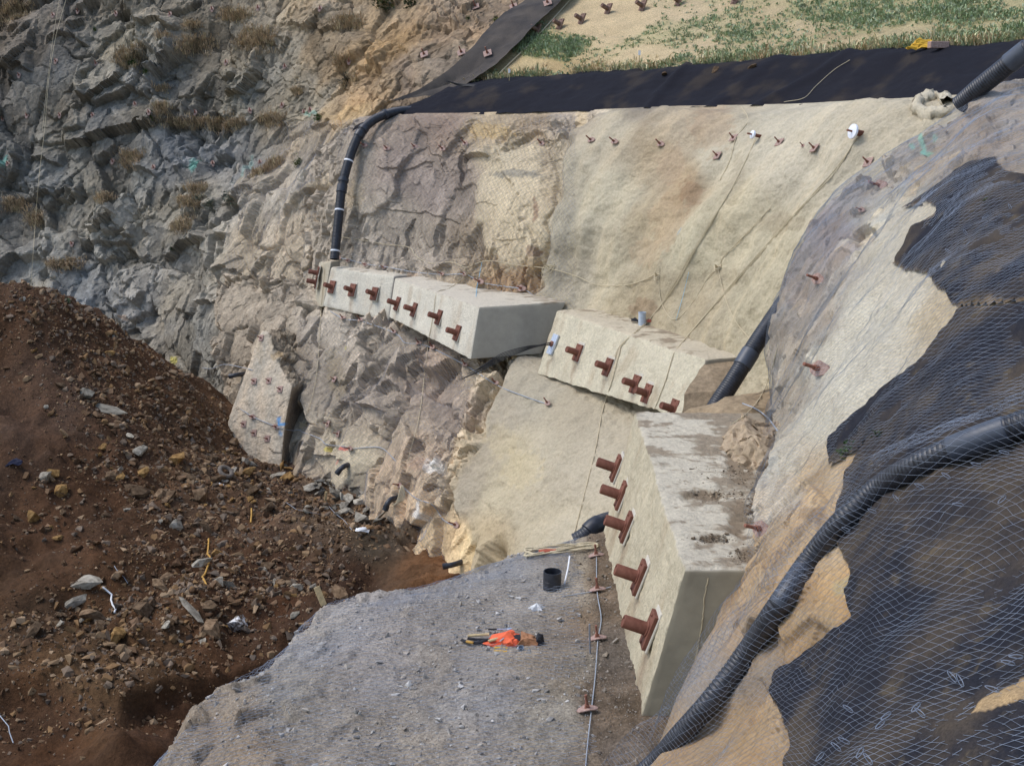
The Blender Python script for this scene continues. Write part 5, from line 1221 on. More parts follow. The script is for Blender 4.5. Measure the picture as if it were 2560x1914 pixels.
# small stones all over the dirt
n = 64000; x = RNG.uniform(-19, 1.5, n); y = RNG.uniform(17, 37, n); p = np.stack([x, y, 0*x], 1)
dens = 0.05+0.9*fbm(p, 2.0, 4, 91)
for cx, cy, D, r in [(420,1230,29.5,3.6),(620,1190,32.5,3.2),(800,1240,31,2.4),(480,1540,23.5,2.4),(250,1560,23,2.4),(300,1690,20.8,1.6),(700,1440,26,2.0),(880,1300,29.5,1.8),(300,820,35,2.5),(150,770,34.5,2.0),(500,1000,35,2.0)]:
    c = P(cx, cy, D); dens = dens+1.0*np.exp(-((x-c[0])**2+(y-c[1])**2)/r**2)
keep = RNG.uniform(0, 1.5, n) < dens*1.05; x, y = x[keep], y[keep]; z = ground_z(x, y); n = len(x)
sz = (0.045*RNG.pareto(2.0, n)+0.04)*np.clip(0.75+0.35*dens[keep], 0.7, 1.5); sz = np.minimum(sz, 0.34)
stuff(scatter('stones', np.stack([x, y, z], 1), sz, pick(n, BR), SMALL, M['stone'], 0.38), 'small brown stones strewn over the dirt and spoil heap', 'stones')
# gravel on the bench and on the soil at the near beam's foot
n = 42000; x = RNG.uniform(-4.6, 1.6, n); y = RNG.uniform(8.3, 17.2, n); k = edge_dist(x, y) < 0.9; x, y = x[k], y[k]
k = (RNG.uniform(0, 1, len(x)) < 0.55+0.5*fbm(np.stack([x, y, 0*x], 1), 0.9, 3, 5)); x, y = x[k], y[k]; n = len(x); z = bench_z(x, y)
sz = np.minimum(0.011*RNG.pareto(2.3, n)+0.014, 0.12)
gc = pick(n, [(172,167,160),(154,149,143),(184,179,171),(142,136,128),(166,155,140)], 0.18)
right = x > 0.85; gc[right] *= np.array([0.80, 0.74, 0.66])
stuff(scatter('gravel_stones', np.stack([x, y, z], 1), sz, gc, SMALL, M['stone'], 0.3), 'grey gravel lying on the bench under the net', 'gravel')
# loose dirt and stones in the holes of the near beam's top
pts = []
for (cx, cy, rx, ry, m) in [(1800,1238,70,16,170),(1790,1346,62,12,130),(1880,1260,30,60,160),(1850,1390,30,22,90),(1850,1180,60,26,130),(1760,1180,80,40,30),(1830,1120,40,30,60)]:
    for _ in range(m):
        a, b = RNG.normal(0, 0.5, 2); h = cast(cx+a*rx, cy+b*ry, [b4, near])
        if h and h[2] == b4: pts.append(h[0])
pts = np.array(pts); n = len(pts)
stuff(scatter('loose_stones', pts, np.minimum(0.012*RNG.pareto(2.2, n)+0.016, 0.09), pick(n, [(120,102,80),(150,132,106),(96,80,62),(170,156,132)]), SMALL, M['stone'], 0.3), 'loose stones and dirt on top of the nearest beam', 'stones')

# single rocks: share a few shapes
ROCK = {}
for mt in ('brownrock', 'greyrock', 'ochrerock', 'whiterock'):
    L_ = []
    for k, (V, Fc) in enumerate(SH):
        me = npmesh('rock', V, Fc, False); me.materials.append(M[mt])
        L_.append(me)
    ROCK[mt] = L_
GR = 'rocks lying on the spoil heap'
def rock(px, py, size, mt, label, group=None, squash=(1, 1, 1), objs=(ground,), k=None, rot=None, up=0.08):
    h = cast(px, py, objs)
    if not h: return None
    o = bpy.data.objects.new('rock', ROCK[mt][random.randrange(len(SH)) if k is None else k]); COL.objects.link(o)
    o.location = h[0]+Vector((0, 0, size*up)); o.rotation_euler = rot or (random.gauss(0, 0.4), random.gauss(0, 0.4), random.uniform(0, 6.28))
    o.scale = (size*squash[0], size*squash[1], size*squash[2]); tag(o, label, 'rock', group); return o
px1 = lambda D: D/3000.0
for x, y, w, mt, lab, sq in [
 (115,1195,42,'greyrock','pale flat-topped rock on the left of the heap beside the ochre block',(1,1,0.9)),
 (152,1232,36,'ochrerock','upright ochre rock on the left of the heap',(0.8,0.8,1.9)),
 (445,1155,56,'ochrerock','big yellow-brown rock in the middle of the rubble',(1,1,0.9)),
 (420,1245,66,'brownrock','large dark split rock overhanging in the mid rubble',(1.1,0.9,0.8)),
 (500,1245,52,'brownrock','tall pointed brown rock right of the split rock',(0.8,0.8,1.3)),
 (305,1198,40,'ochrerock','yellowish rock left of the flat dark rock',(1,0.9,0.7)),
 (345,1235,52,'brownrock','broad brown rock slab left of the split rock',(1.2,0.9,0.6)),
 (350,1130,38,'greyrock','rounded brownish rock at the top of the rubble spill',(1,1,0.9)),
 (320,1092,30,'greyrock','grey-mauve pointed rock highest in the rubble spill',(1.3,0.7,0.7)),
 (265,1028,56,'greyrock','long pale slab lying tilted halfway up the heap',(1.9,0.5,0.45)),
 (515,1326,40,'brownrock','angular rock standing alone above the bent yellow tube',(0.9,0.9,1.1)),
 (545,1462,46,'greyrock','pale upright block beside the lower end of the yellow tube',(0.8,0.7,1.4)),
 (235,1548,60,'brownrock','large angular rock in the front rubble',(1,0.9,0.9)),
 (190,1508,54,'greyrock','elongated grey rock behind the large front rock',(1.4,0.6,0.6)),
 (355,1535,60,'brownrock','dark hunched rock in the front rubble',(0.8,0.9,1.3)),
 (478,1530,60,'greyrock','long grey slab tilted in the front rubble',(1.5,0.5,0.5)),
 (520,1520,42,'brownrock','rounded brown rock beside the long grey slab',(1,1,0.7)),
 (530,1580,64,'brownrock','smooth wedge of rock left of the white crusted rock',(0.9,0.8,1.1)),
 (600,1568,64,'whiterock','rock crusted white beside the edge of the bench',(0.9,0.9,1.1)),
 (285,1602,46,'ochrerock','yellowish rock at the front of the rubble',(1.1,0.8,0.9)),
 (80,1590,54,'brownrock','dark rock at the left of the front rubble',(1,1,0.9)),
 (210,1462,64,'greyrock','pale broken slab lying behind the front rubble',(1.6,0.8,0.4)),
 (856,1482,54,'brownrock','dark boulder in the hollow by the bench edge',(1.4,0.9,0.8)),
 (742,1470,32,'greyrock','rounded pale rock left of the hollow',(1,0.8,0.8)),
 (900,1300,46,'greyrock','brown-grey rock lowest in the pale slab pile',(1,1,0.9)),
 (870,1280,44,'greyrock','tilted grey slab leaning in the pale slab pile',(1.2,0.8,0.8)),
 (585,1108,34,'brownrock','brown rock touching the left foot of the buttress',(1,1,0.9)),
 (700,1168,34,'ochrerock','brown rock at the foot of the buttress side',(1,1,0.9)),
 (378,845,26,'brownrock','rock standing out on the heap skyline',(1.2,0.8,0.7)),
 (56,752,20,'greyrock','pale rock on top of the heap at far left',(1,0.8,0.6)),
 (275,885,22,'ochrerock','small yellow rock high on the heap',(1,1,1)),
 (290,1203,20,'brownrock','flat dark rock lying on the yellowish one',(1.6,0.7,0.3))]:
    h = cast(x, y, [ground])
    if h: rock(x, y, w*h[0].length/3000.0*1.35, mt, lab, GR, sq)
spots = [(420,1240,190,90,60,'b'),(620,1190,120,60,50,'b'),(520,1120,90,50,22,'b'),(240,1560,150,60,34,'b'),(450,1560,160,60,30,'b'),(330,1450,160,50,14,'b'),(720,1450,90,60,20,'b'),(120,1270,90,60,14,'b'),(560,1440,90,60,14,'b'),(300,830,120,40,8,'b'),(150,900,120,80,8,'b')]
cnt = 0
for cx, cy, rx, ry, m, t in spots:
    for _ in range(m):
        x, y = RNG.normal(cx, rx*0.55), RNG.normal(cy, ry*0.6); h = cast(x, y, [ground])
        if h is None or y > 1700: continue
        w = np.clip(15+RNG.pareto(1.8)*13, 15, 56)
        rock(x, y, w*h[0].length/3000.0, RNG.choice(['brownrock', 'brownrock', 'brownrock', 'greyrock', 'ochrerock']), 'angular brown rock among the rubble on the spoil heap', GR, (1, 0.85, 0.8)); cnt += 1
for _ in range(60):
    x, y = RNG.normal(850, 66), RNG.normal(1240, 30)
    h = cast(x, y, [ground])
    if h is None or x < 730: continue
    w = np.clip(24+RNG.pareto(2.0)*14, 22, 62)
    rock(x, y, w*h[0].length/3000.0, 'greyrock', 'pale grey broken slab piled at the foot of the lower wall', 'pale slabs at the wall foot', (1.15, 0.85, 0.55), up=random.uniform(0.12, 0.45))

# ------------------------------------------------------------------ plants
def blades(base, nrm, n, h, spread, cols, w=0.012, droop=0.4, lean=None):
    """thin curved leaves: base (k,3) points"""
    k = len(base); a = RNG.uniform(0, 2*math.pi, (k, n)); s = RNG.uniform(0.2, 1.0, (k, n))*spread; hh = RNG.uniform(0.55, 1.1, (k, n))*np.asarray(h).reshape(-1, 1)
    dx, dy = np.cos(a)*s, np.sin(a)*s
    d = np.stack([dx, dy, np.ones_like(dx)], 2); d /= np.linalg.norm(d, axis=2)[..., None]
    if lean is not None: d = d+np.array(lean)
    b = base[:, None, :]+np.stack([dx, dy, 0*dx], 2)*np.asarray(h).reshape(-1, 1, 1)*0.5
    side = np.stack([-np.sin(a), np.cos(a), 0*a], 2)*w*RNG.uniform(0.6, 1.4, (k, n, 1))
    mid = b+d*hh[..., None]*0.6; tip = mid+(d+np.stack([dx, dy, -droop*np.ones_like(dx)], 2))*hh[..., None]*0.4
    V = np.stack([b-side, b+side, mid+side*0.8, mid-side*0.8, tip], 2).reshape(-1, 3); m = k*n; i = np.arange(m)[:, None]*5
    c = np.repeat(cols, n, 0)*RNG.uniform(0.7, 1.3, (m, 1)); C = np.repeat(c, 5, 0)
    return V, [i+np.array([[0, 1, 2, 3]]), i+np.array([[3, 2, 4]])], C
def plant_mesh(name, V, Fs, C, mat=None): return npmesh(name, V, Fs, False, np.clip(C, 0.005, 0.8))
# grass on the hillside
n = 30000; u, v = RNG.uniform(0.0, 1, n), RNG.uniform(0, 0.62, n); p = ph.ev(u, v); px, py = proj(p); g = greenmap(p, px, py)
k = (RNG.uniform(-0.1, 1.7, n) < g) & (py > -160) & (px < 2800); p = p[k]; g = g[k]; px, py = px[k], py[k]
cols = pick(len(p), [(140,162,112),(156,174,124),(128,150,104),(166,178,134),(146,158,126)], 0.2)
hs = RNG.uniform(0.05, 0.13, len(p))*(1+0.6*np.clip(g, 0, 1)); p[:, 2] += 0.02
V, Fs, C = blades(p, None, 5, hs, 0.9, cols, 0.016, 0.5)
stuff(link('grass', plant_mesh('grass', V, Fs, C), M['leaf']), 'short patchy green grass on the sandy hillside', 'grass')
n = 4200; u, v = RNG.uniform(0.0, 1, n), np.abs(RNG.normal(0.02, 0.045, n)); p = ph.ev(u, np.clip(v, 0, 1)); px, py = proj(p)
k = (fbm(p, 1.6, 3, 61) > -0.2); p = p[k]
cols = pick(len(p), [(170,172,120),(206,184,134),(152,164,112),(196,160,112),(216,196,150),(146,162,116)], 0.25)
V, Fs, C = blades(p, None, 6, np.clip(RNG.gamma(2.0, 0.075, len(p)), 0.06, 0.5), 0.8, cols, 0.014, 0.5)
stuff(link('weeds', plant_mesh('weeds', V, Fs, C), M['leaf']), 'tall dry and green weeds along the upper edge of the geotextile', 'weeds')
# dry grass tussocks on the cliff
GD = 'dry grass tussocks on the cliff'; _TB = {}
tus = [(320,140,75,55),(487,110,95,40),(630,95,120,55),(480,62,40,22),(402,220,40,16),(405,88,36,16),(405,272,44,36),(465,305,130,24),(560,308,140,36),(685,300,90,34),(325,395,70,40),(254,492,60,28),(470,500,70,32),(430,530,60,30),(380,560,90,40),(450,560,80,36),(92,545,46,44),(60,600,90,40),(686,405,50,34),(652,432,50,30),(495,470,56,18),(35,30,90,60),(110,50,60,40),(590,38,80,36),(540,20,50,24),(870,55,90,34),(160,660,90,30),(840,150,50,26),(735,225,26,14),(880,200,60,26),(350,430,40,26),(255,165,60,30),(750,230,24,12),(60,440,50,26),(40,510,60,36)]
for j, (x, y, w, hpx) in enumerate([t for i_, t in enumerate(tus) if i_ not in (13, 14, 17, 22, 24, 30, 31, 33)]):
    B = []
    w, hpx = w*0.8, hpx*0.75; m = int(w*hpx/8)+16
    for _ in range(m):
        a, b = RNG.normal(0, 0.38, 2); h = cast(x+a*w, y+b*hpx+4, [cliff])
        if h: B.append(np.array(h[0]))
    if len(B) < 5: continue
    B = np.array(B); c0 = np.median(B, 0); B = B[np.linalg.norm(B-c0, axis=1) < max(w, hpx)*0.8*np.linalg.norm(c0)/3000]; c0 = B.mean(0); cols = pick(len(B), [(196,170,136),(180,156,124),(208,182,146),(168,150,118),(186,170,130)], 0.25)
    V, Fs, C = blades(B-c0, None, 5, RNG.uniform(0.18, 0.42, len(B)), 0.8, cols, 0.012, 0.9, (0, -0.35, 0))
    o = link('dry_grass_tussock', plant_mesh('dry_grass_tussock', V, Fs, C), M['leaf']); o.location = c0
    _b = 'top' if y < 70 else 'upper' if y < 240 else 'middle' if y < 350 else 'lower' if y < 520 else 'bottom'
    _TB.setdefault(_b, []).append((x, o, hpx*w))
for _b, L_ in _TB.items():
    for k_, (x, o, ar) in enumerate(sorted(L_, key=lambda t: t[0])):
        tag(o, f"{'broad' if ar > 2500 else 'small'} brown dry grass tussock on the cliff, {_b} band, {_nth[k_]} from left", 'dry grass', GD)
def leafy(px, py, objs, w, hgt, label, pal, nl=70, cat='plant', group=None):
    h = cast(px, py, objs)
    if not h: return
    s = h[0].length/3000.0; B = np.array(h[0])+np.clip(RNG.normal(0, 0.2, (nl, 3)), -0.4, 0.4)*w*s; B[:, 2] += np.abs(RNG.normal(0, 0.3, nl))*hgt*s; c0 = np.array(h[0])
    V, Fs, C = blades(B-c0, None, 3, np.full(nl, w*s*0.22), 1.4, pick(nl, pal, 0.25), w*s*0.045, 0.6, (0, -0.4, 0))
    o = link('leafy_plant', plant_mesh('leafy_plant', V, Fs, C), M['leaf']); o.location = c0; tag(o, label, cat, group)
GP_ = [(70,100,44),(92,120,54),(60,86,40)]; SG = [(132,140,120),(110,120,100),(90,100,82)]
for x, y, w, lab, pal in [(365,185,16,'bright green plant right of the dark overhang on the cliff',GP_),(330,165,22,'green leaves in the big dry tussock at upper left',GP_),(237,77,10,'small green sprig high on the cliff',GP_),(378,294,24,'green plant on the left end of the long grassy ledge',GP_),(795,300,22,'green plant on the right end of the long grassy ledge',GP_),(432,622,18,'green plant at the lip of the low overhang',GP_),(745,414,26,'grass-green patch beside the netted buff rock',[(104,116,60),(88,104,50)]),
  (495,505,26,'grey-green leafy shrub on the lower cliff',SG),(525,515,24,'second grey-green leafy shrub on the lower cliff',SG),(575,500,36,'widest grey-green leafy shrub on the lower cliff',SG),(865,210,30,'dark shrub on the smooth cliff beside the orange slope',[(96,92,76),(80,80,64)]),(1025,15,40,'dark green shrub at the top of the cliff',[(84,92,60),(70,78,52)]),(960,20,50,'green shrub at the top edge left of the orange slope',[(96,100,60),(80,86,56)]),(1170,48,12,'bright green sprig on the orange slope',GP_),(1240,55,18,'yellow-green grass tuft on the orange slope',[(110,130,50),(120,120,60)]),(170,755,14,'pale green weed behind the heap crest',[(96,130,90),(110,140,100)])]:
    leafy(x, y, [cliff, ground], w, w*0.8, lab, pal)
leafy(2122, 1133, [near, g2], 50, 20, 'small green plant growing through the netting on the near slope', [(74,104,50),(96,122,64),(60,88,44)], 60)
leafy(2195, 1090, [near, g2], 34, 14, 'tiny dark green sprig right of the slope plant', [(60,84,48),(74,96,54)], 24)
leafy(2462, 503, [near, g1], 18, 8, 'faint green sprig on the upper dark geotextile', [(90,110,60)], 14)

# ------------------------------------------------------------------ small things
def at(px, py, objs, lift=0.0):
    for dx, dy in [(0, 0), (0, 8), (0, 16), (0, 30), (-10, 10), (10, 10), (-20, 20), (20, 20), (0, 60), (-40, 0), (40, 0)]:
        h = cast(px+dx, py+dy, objs)
        if h: return np.array(h[0])+np.array([0, 0, lift])
    raise ValueError((px, py))
def single(name, me, mat, mw, label, cat, group=None):
    o = link(name, me, M[mat]); o.matrix_world = mw; tag(o, label, cat, group); return o
def T(p, rz=0.0, rx=0.0, ry=0.0, s=1.0): return Matrix.Translation(Vector(p)) @ Matrix.Rotation(rz, 4, 'Z') @ Matrix.Rotation(rx, 4, 'X') @ Matrix.Rotation(ry, 4, 'Y') @ Matrix.Scale(s, 4)
# black pipe stub standing on the bench
q = at(1380, 1468, [bench])
stub = empty('pipe_stub', T(q, 0, 0.03, 0.02))
link('tube', MB().lathe([(0.122, -0.02), (0.122, 0.1), (0.124, 0.102), (0.124, 0.108), (0.122, 0.11), (0.122, 0.235), (0.112, 0.235), (0.110, 0.02), (0.02, 0.02)], 32).mesh('tube', True), M['plastic'], stub)
tag(stub, 'short black pipe stub standing upright on the gravel bench', 'pipe stub')
V, Fq = tube_np(np.array([at(1411, 1462, [bench], 0.01), at(1420, 1440, [bench], 0.12), at(1424, 1424, [bench], 0.2)]), 0.012, 8); tag(link('white_rod', npmesh('white_rod', V, Fq, True), M['tape']), 'thin white rod leaning just right of the black pipe stub', 'rod')
# white crumpled fitting
q = at(1342, 1524, [bench]); prof = []
nn = 10; vv = [(0.095*(1+0.35*math.cos(5*2*math.pi*k/nn))*math.cos(2*math.pi*k/nn), 0.07*(1+0.35*math.cos(5*2*math.pi*k/nn))*math.sin(2*math.pi*k/nn), 0.012+0.012*math.cos(3*k)) for k in range(nn)]
v2 = [(a*0.5, b*0.5, 0.06) for a, b, c in vv]
single('paper_scrap', MB().add(vv+v2+[(0, 0, 0.095)], [(k, (k+1) % nn, nn+(k+1) % nn, nn+k) for k in range(nn)]+[(nn+k, nn+(k+1) % nn, 2*nn) for k in range(nn)]).mesh('paper_scrap'), 'white', T(q, 0.4), 'crumpled white scrap lying on the gravel behind the tools', 'scrap')
# tools on the bench
def crumple(name, pts, amp, cut, seed):
    bm = bmesh.new(); [bm.verts.new(tuple(a)) for a in pts]; bmesh.ops.convex_hull(bm, input=bm.verts)
    bmesh.ops.delete(bm, geom=[w for w in bm.verts if not w.link_faces], context='VERTS'); bmesh.ops.triangulate(bm, faces=bm.faces); bmesh.ops.subdivide_edges(bm, edges=bm.edges, cuts=cut, use_grid_fill=True)
    Vv = np.array([w.co for w in bm.verts]); d = np.stack([fbm(Vv, 0.16, 3, seed+k*5) for k in range(3)], 1)*amp+np.stack([fbm(Vv, 0.06, 2, seed+50+k*5) for k in range(3)], 1)*amp*0.4
    for w, dd in zip(bm.verts, d): w.co += Vector(dd)
    bmesh.ops.recalc_face_normals(bm, faces=bm.faces); me = bpy.data.meshes.new(name); bm.to_mesh(me); bm.free(); return me
q = at(1265, 1605, [bench]); Tb = T(q, -0.08) @ Matrix.Diagonal((1.05, 1.0, 0.72, 1))
bag = empty('tool_bag', Tb)
link('flap', crumple('flap', [(-0.20,-0.10,0),(0.18,-0.14,0),(0.20,0.10,0.02),(-0.18,0.12,0.03),(-0.12,-0.02,0.10),(0.0,0.06,0.09),(0.16,0.10,0.15),(0.05,-0.1,0.07),(0.1,0.16,0.13)], 0.09, 4, 3), M['orange'], bag)
link('lining', crumple('lining', [(-0.07,-0.06,0.07),(0.16,-0.06,0.09),(0.15,0.05,0.12),(-0.05,0.04,0.10),(0.05,0,0.13)], 0.03, 3, 9), M['blackfab'], bag)
link('pouch', crumple('pouch', [(0.14,-0.14,0),(0.36,-0.13,0),(0.36,0.08,0.0),(0.16,0.10,0.0),(0.17,-0.10,0.13),(0.33,-0.08,0.12),(0.32,0.06,0.13),(0.18,0.08,0.15)], 0.06, 4, 13), M['brownfab'], bag)
link('end_pocket', crumple('end_pocket', [(0.32,-0.10,0),(0.45,-0.05,0),(0.44,0.08,0),(0.33,0.12,0),(0.34,-0.06,0.12),(0.40,0.06,0.10),(0.33,0.10,0.13)], 0.05, 3, 17), M['blackfab'], bag)
tag(bag, 'open orange and tan tool bag lying on the gravel bench', 'tool bag')
tb = empty('tool_belt', Tb @ Matrix.Translation((-0.34, -0.04, 0.01)))
link('belt', MB().tube(spline([(-0.16,0.02,0.02),(-0.08,-0.05,0.03),(0.02,-0.06,0.03),(0.10,-0.03,0.05),(0.14,0.04,0.03),(0.02,0.05,0.02),(-0.10,0.05,0.03)], 0.02), 0.022, 6).mesh('belt'), M['blackfab'], tb)
link('buckle', MB().box((-0.06, -0.07, 0.045), (0.09, 0.03, 0.03), Matrix.Rotation(-0.4, 3, 'Z')).mesh('buckle', bevel=0.004), M['yellowtube'], tb)
tag(tb, 'black webbing belt with an orange buckle left of the tool bag', 'belt')
for (a, b, lab) in [((-0.44,0.05,0.06),(-0.20,0.09,0.075),'longer pale wooden handle left of the tool bag'),((-0.19,-0.09,0.07),(-0.06,-0.03,0.09),'shorter pale wooden handle against the orange flap')]:
    o = link('wooden_handle', MB().tube(spline([a, ((a[0]+b[0])/2, (a[1]+b[1])/2, (a[2]+b[2])/2+0.005), b], 0.02), 0.022, 10).mesh('wooden_handle', True), M['bamboo']); o.matrix_world = Tb; tag(o, lab, 'handle')
rt = empty('ratchet', Tb @ Matrix.Translation((-0.02, 0.2, 0.09)) @ Matrix.Rotation(0.1, 4, 'Z'))
link('shaft', MB().box((-0.04, 0, 0.02), (0.13, 0.026, 0.014)).mesh('shaft', bevel=0.004), M['steel'], rt); link('head', MB().lathe([(0.03, 0.008), (0.032, 0.02), (0.028, 0.034)], 16, (0.045, 0, 0)).mesh('head', True), M['steel'], rt); link('grip', MB().tube([(-0.2, 0, 0.02), (-0.15, 0, 0.02), (-0.1, 0, 0.02)], 0.014, 8).mesh('grip', True), M['blackfab'], rt)
tag(rt, 'shiny ratchet spanner behind the orange tool bag', 'spanner')
yl = empty('yellow_clamp', Tb @ Matrix.Translation((-0.04, -0.22, 0.02)))
for yy_ in (-0.06, 0.03): link('jaw', MB().box((0, yy_, 0.0), (0.15, 0.028, 0.025)).mesh('jaw', bevel=0.004), M['yellow'], yl)
link('bar', MB().box((0.06, -0.015, 0.0), (0.012, 0.11, 0.012)).mesh('bar'), M['steel'], yl)
tag(yl, 'yellow two-jawed clamp lying in front of the tool bag', 'clamp')
pr_ = link('pry_bar', MB().tube([(-0.06, -0.12, 0.09), (0.0, -0.02, 0.12), (0.06, 0.06, 0.14)], 0.009, 6).mesh('pry_bar', True), M['steel']); pr_.matrix_world = Tb; tag(pr_, 'thin steel rod resting across the orange tool bag', 'rod')
cp_ = link('plastic_cup', MB().lathe([(0.03, 0), (0.036, 0.07), (0.033, 0.07), (0.027, 0.01), (0.005, 0.01)], 14).mesh('plastic_cup', True), M['pvc']); cp_.matrix_world = Tb @ T((0.16, -0.19, 0.02), 0.5, 1.0); tag(cp_, 'small clear cup tipped over in front of the tan pouch', 'cup')
# rebar, rope heap and sleeve on the bench
q = at(1476, 1632, [bench]); single('steel_rod', MB().tube([(0, 0, -0.05), (-0.01, 0.0, 0.17), (-0.015, 0.0, 0.36)], 0.011, 8).mesh('steel_rod', True), 'netdark', T(q), 'dark steel rod standing upright beside the bench cable', 'rod')
pts = []
for t in np.linspace(0, 1, 160):
    xx_ = 1310+185*(0.5+0.5*math.sin(t*31)); yy_ = 1388-0.12*(xx_-1310)+6*math.sin(t*57)+5*math.sin(t*23); pts.append(at(xx_, yy_, [bench], 0.015+0.03*abs(math.sin(t*40))))
V, Fq = tube_np(spline(pts, 0.05), 0.012, 6); tag(link('rope_coil', npmesh('rope_coil', V, Fq, True), M['rope']), 'heap of tan rope along the far edge of the gravel bench', 'rope')
q = at(1368, 1384, [bench], 0.03); single('red_sleeve', MB().lathe([(0.04, -0.12), (0.045, 0), (0.035, 0.13)], 10).mesh('red_sleeve', True), 'redrope', T(q, 0.3, 1.5, 1.4), 'rust-red sleeve lying in the rope heap', 'sleeve')
# black elbows poking out of the lower wall
def elbow(px, py, lab, dirs, r=0.075, objs=(lower,)):
    h = cast(px, py, objs); n = np.array([-0.45, -0.85, 0.1]); p0 = np.array(h[0]); a = empty('pipe_elbow', T(p0))
    pts = np.array([n*-0.2, n*0.12, n*0.25+np.array(dirs)*0.08, n*0.26+np.array(dirs)*0.16, n*0.26+np.array(dirs)*0.26])
    link('tube', MB().tube(spline(pts, 0.03), r, 14).mesh('tube', True), M['plastic'], a)
    link('collar', MB().tube([pts[-1]-np.array(dirs)*0.1, pts[-1]-np.array(dirs)*0.05, pts[-1]+np.array(dirs)*0.02], r*1.15, 14).mesh('collar', True), M['plastic'], a); tag(a, lab, 'pipe elbow')
elbow(870, 1162, 'black pipe elbow under the red paint on the lower wall', (-0.6, 0, -0.75), 0.07)
elbow(985, 1246, 'black pipe elbow beside the hanging rope bundle', (-0.3, 0, -0.9), 0.07)
elbow(1152, 1404, 'black pipe end low in the wall above the bench', (-0.95, -0.2, -0.1), 0.06)
elbow(605, 935, 'black pipe end at the cliff foot left of the buttress', (-0.9, 0, -0.2), 0.07, (cliff, lower))
pts = []
for k in range(5):
    V, Fq = tube_np(spline([P(1003+k, 1213, 27.7), P(1000+k*3, 1225+k*4, 27.4), P(992+k*2, 1255, 27.3), P(984+k*4, 1262-k*3, 27.3)], 0.05), 0.014, 6); pts.append((V, Fq))
off = 0; VV = []; FF = []
for V, Fq in pts: VV.append(V); FF.append(Fq+off); off += len(V)
tag(link('rope_bundle', npmesh('rope_bundle', np.vstack(VV), np.vstack(FF), True), M['rope']), 'bundle of tan rope ends hanging on the lower wall', 'rope')
# knots of rope on the wall
for x, y, w, lab in [(1375,672,22,'tangled rope knot at the edge of the sprayed face'),(1645,690,10,'knotted rope end hanging below the slack loop tie'),(1795,669,9,'small rope knot where the slack loop starts'),(758,1062,10,'rope tangle tied at the buttress cable'),(1170,680,9,'rope tie above the far beam')]:
    h = cast(x, y, WB); s = h[0].length/3000.0; c0 = np.array(h[0])-ray(x, y)*0.08; t = np.linspace(0, 6.28, 60)
    kp = np.stack([np.sin(3*t+0.4)*w*s*0.9, 0.06*np.sin(5*t), np.sin(4*t)*w*s*0.7+np.cos(2*t)*w*s*0.4], 1)
    V, Fq = tube_np(kp, 0.011, 6); o = link('rope_knot', npmesh('rope_knot', V, Fq, True), M['rope']); o.location = c0; tag(o, lab, 'rope knot')
laid('rope', [(165,0),(140,90),(122,200),(112,320),(98,440),(88,560),(76,735)], [cliff], 0.009, 'rope', 'long tan rope hanging down the left of the grey cliff', 'rope', 0.25, None, 10)
laid('rope', [(148,0),(132,100),(118,210),(106,330)], [cliff], 0.007, 'rope', 'second thinner rope beside the one on the left of the cliff', 'rope', 0.25, None, 10)
laid('rope', [(1425,0),(1380,50),(1330,105),(1260,172),(1215,222)], [band, hill, cliff], 0.02, 'rope', 'taut tan rope along the edge of the grass and the dark band', 'rope', 0.15, None, 6)
laid('rope', [(2125,150),(2085,175),(2040,215),(2010,245),(1960,255)], [strip, wall, hill], 0.007, 'rope', 'tan rope crossing the geotextile strip to the wall edge', 'rope', 0.05)
for k in range(5):
    V, Fq = tube_np(spline([P(1115+k*5, 202+k*2, 40.3), P(1150, 210+k, 40.2), P(1215-k*6, 213+k, 39.9)], 0.1), 0.012, 5); tag(link('steel_strand', npmesh('steel_strand', V, Fq, True), M['tendon']), 'black strand lying at the left tip of the geotextile strip', 'strand', 'black strands at the tip of the strip')
# tyre
q = at(566, 1186, [ground]); ty = empty('tyre', T(q+np.array([0, -0.05, 0.1]), 0.3, 0.5, 0.45))
tv = []; tf = []; NA, NB_ = 28, 12
for i in range(NA):
    a = 2*math.pi*i/NA
    for j in range(NB_):
        b = 2*math.pi*j/NB_; cr = 0.175+0.062*math.cos(b)+(0.004 if (i % 2 and math.cos(b) > 0.6) else 0); tv.append((cr*math.cos(a), cr*math.sin(a), 0.055*math.sin(b)))
for i in range(NA):
    for j in range(NB_): tf.append((i*NB_+j, ((i+1) % NA)*NB_+j, ((i+1) % NA)*NB_+(j+1) % NB_, i*NB_+(j+1) % NB_))
link('tread', MB().add(tv, tf).mesh('tread', True), M['rubber'], ty); link('bead', MB().lathe([(0.118, -0.03), (0.110, 0.0), (0.118, 0.03)], 24).mesh('bead', True), M['rubber'], ty) if False else None
tag(ty, 'small dusty tyre lying on the rubble below the buttress', 'tyre')
# yellow tubes, plank, rags and wires on the dirt
def stick(name, pxs, r, mat, lab, cat, lift=0.06, objs=(ground,)):
    pts = [at(x, y, objs, lift+i*0.0) for i, (x, y) in enumerate(pxs)]
    V, Fq = tube_np(np.array(pts), r, 8); return tag(link(name, npmesh(name, V, Fq, True), M[mat]), lab, cat)
stick('yellow_tube', [(522,1352),(521,1375),(519,1390),(526,1398),(520,1420),(513,1440),(506,1448),(512,1458),(517,1470)], 0.022, 'yellowtube', 'long bent ochre tube lying on the dirt in the middle', 'tube')
stick('yellow_tube', [(629,1276),(629,1292),(627,1312)], 0.022, 'yellowtube', 'short straight ochre tube on the dirt to the right', 'tube')
stick('white_strip', [(258,1474),(268,1482),(280,1492),(278,1505),(282,1518),(290,1528),(286,1537)], 0.02, 'white', 'crumpled white plastic strip among the front rocks', 'plastic strip')
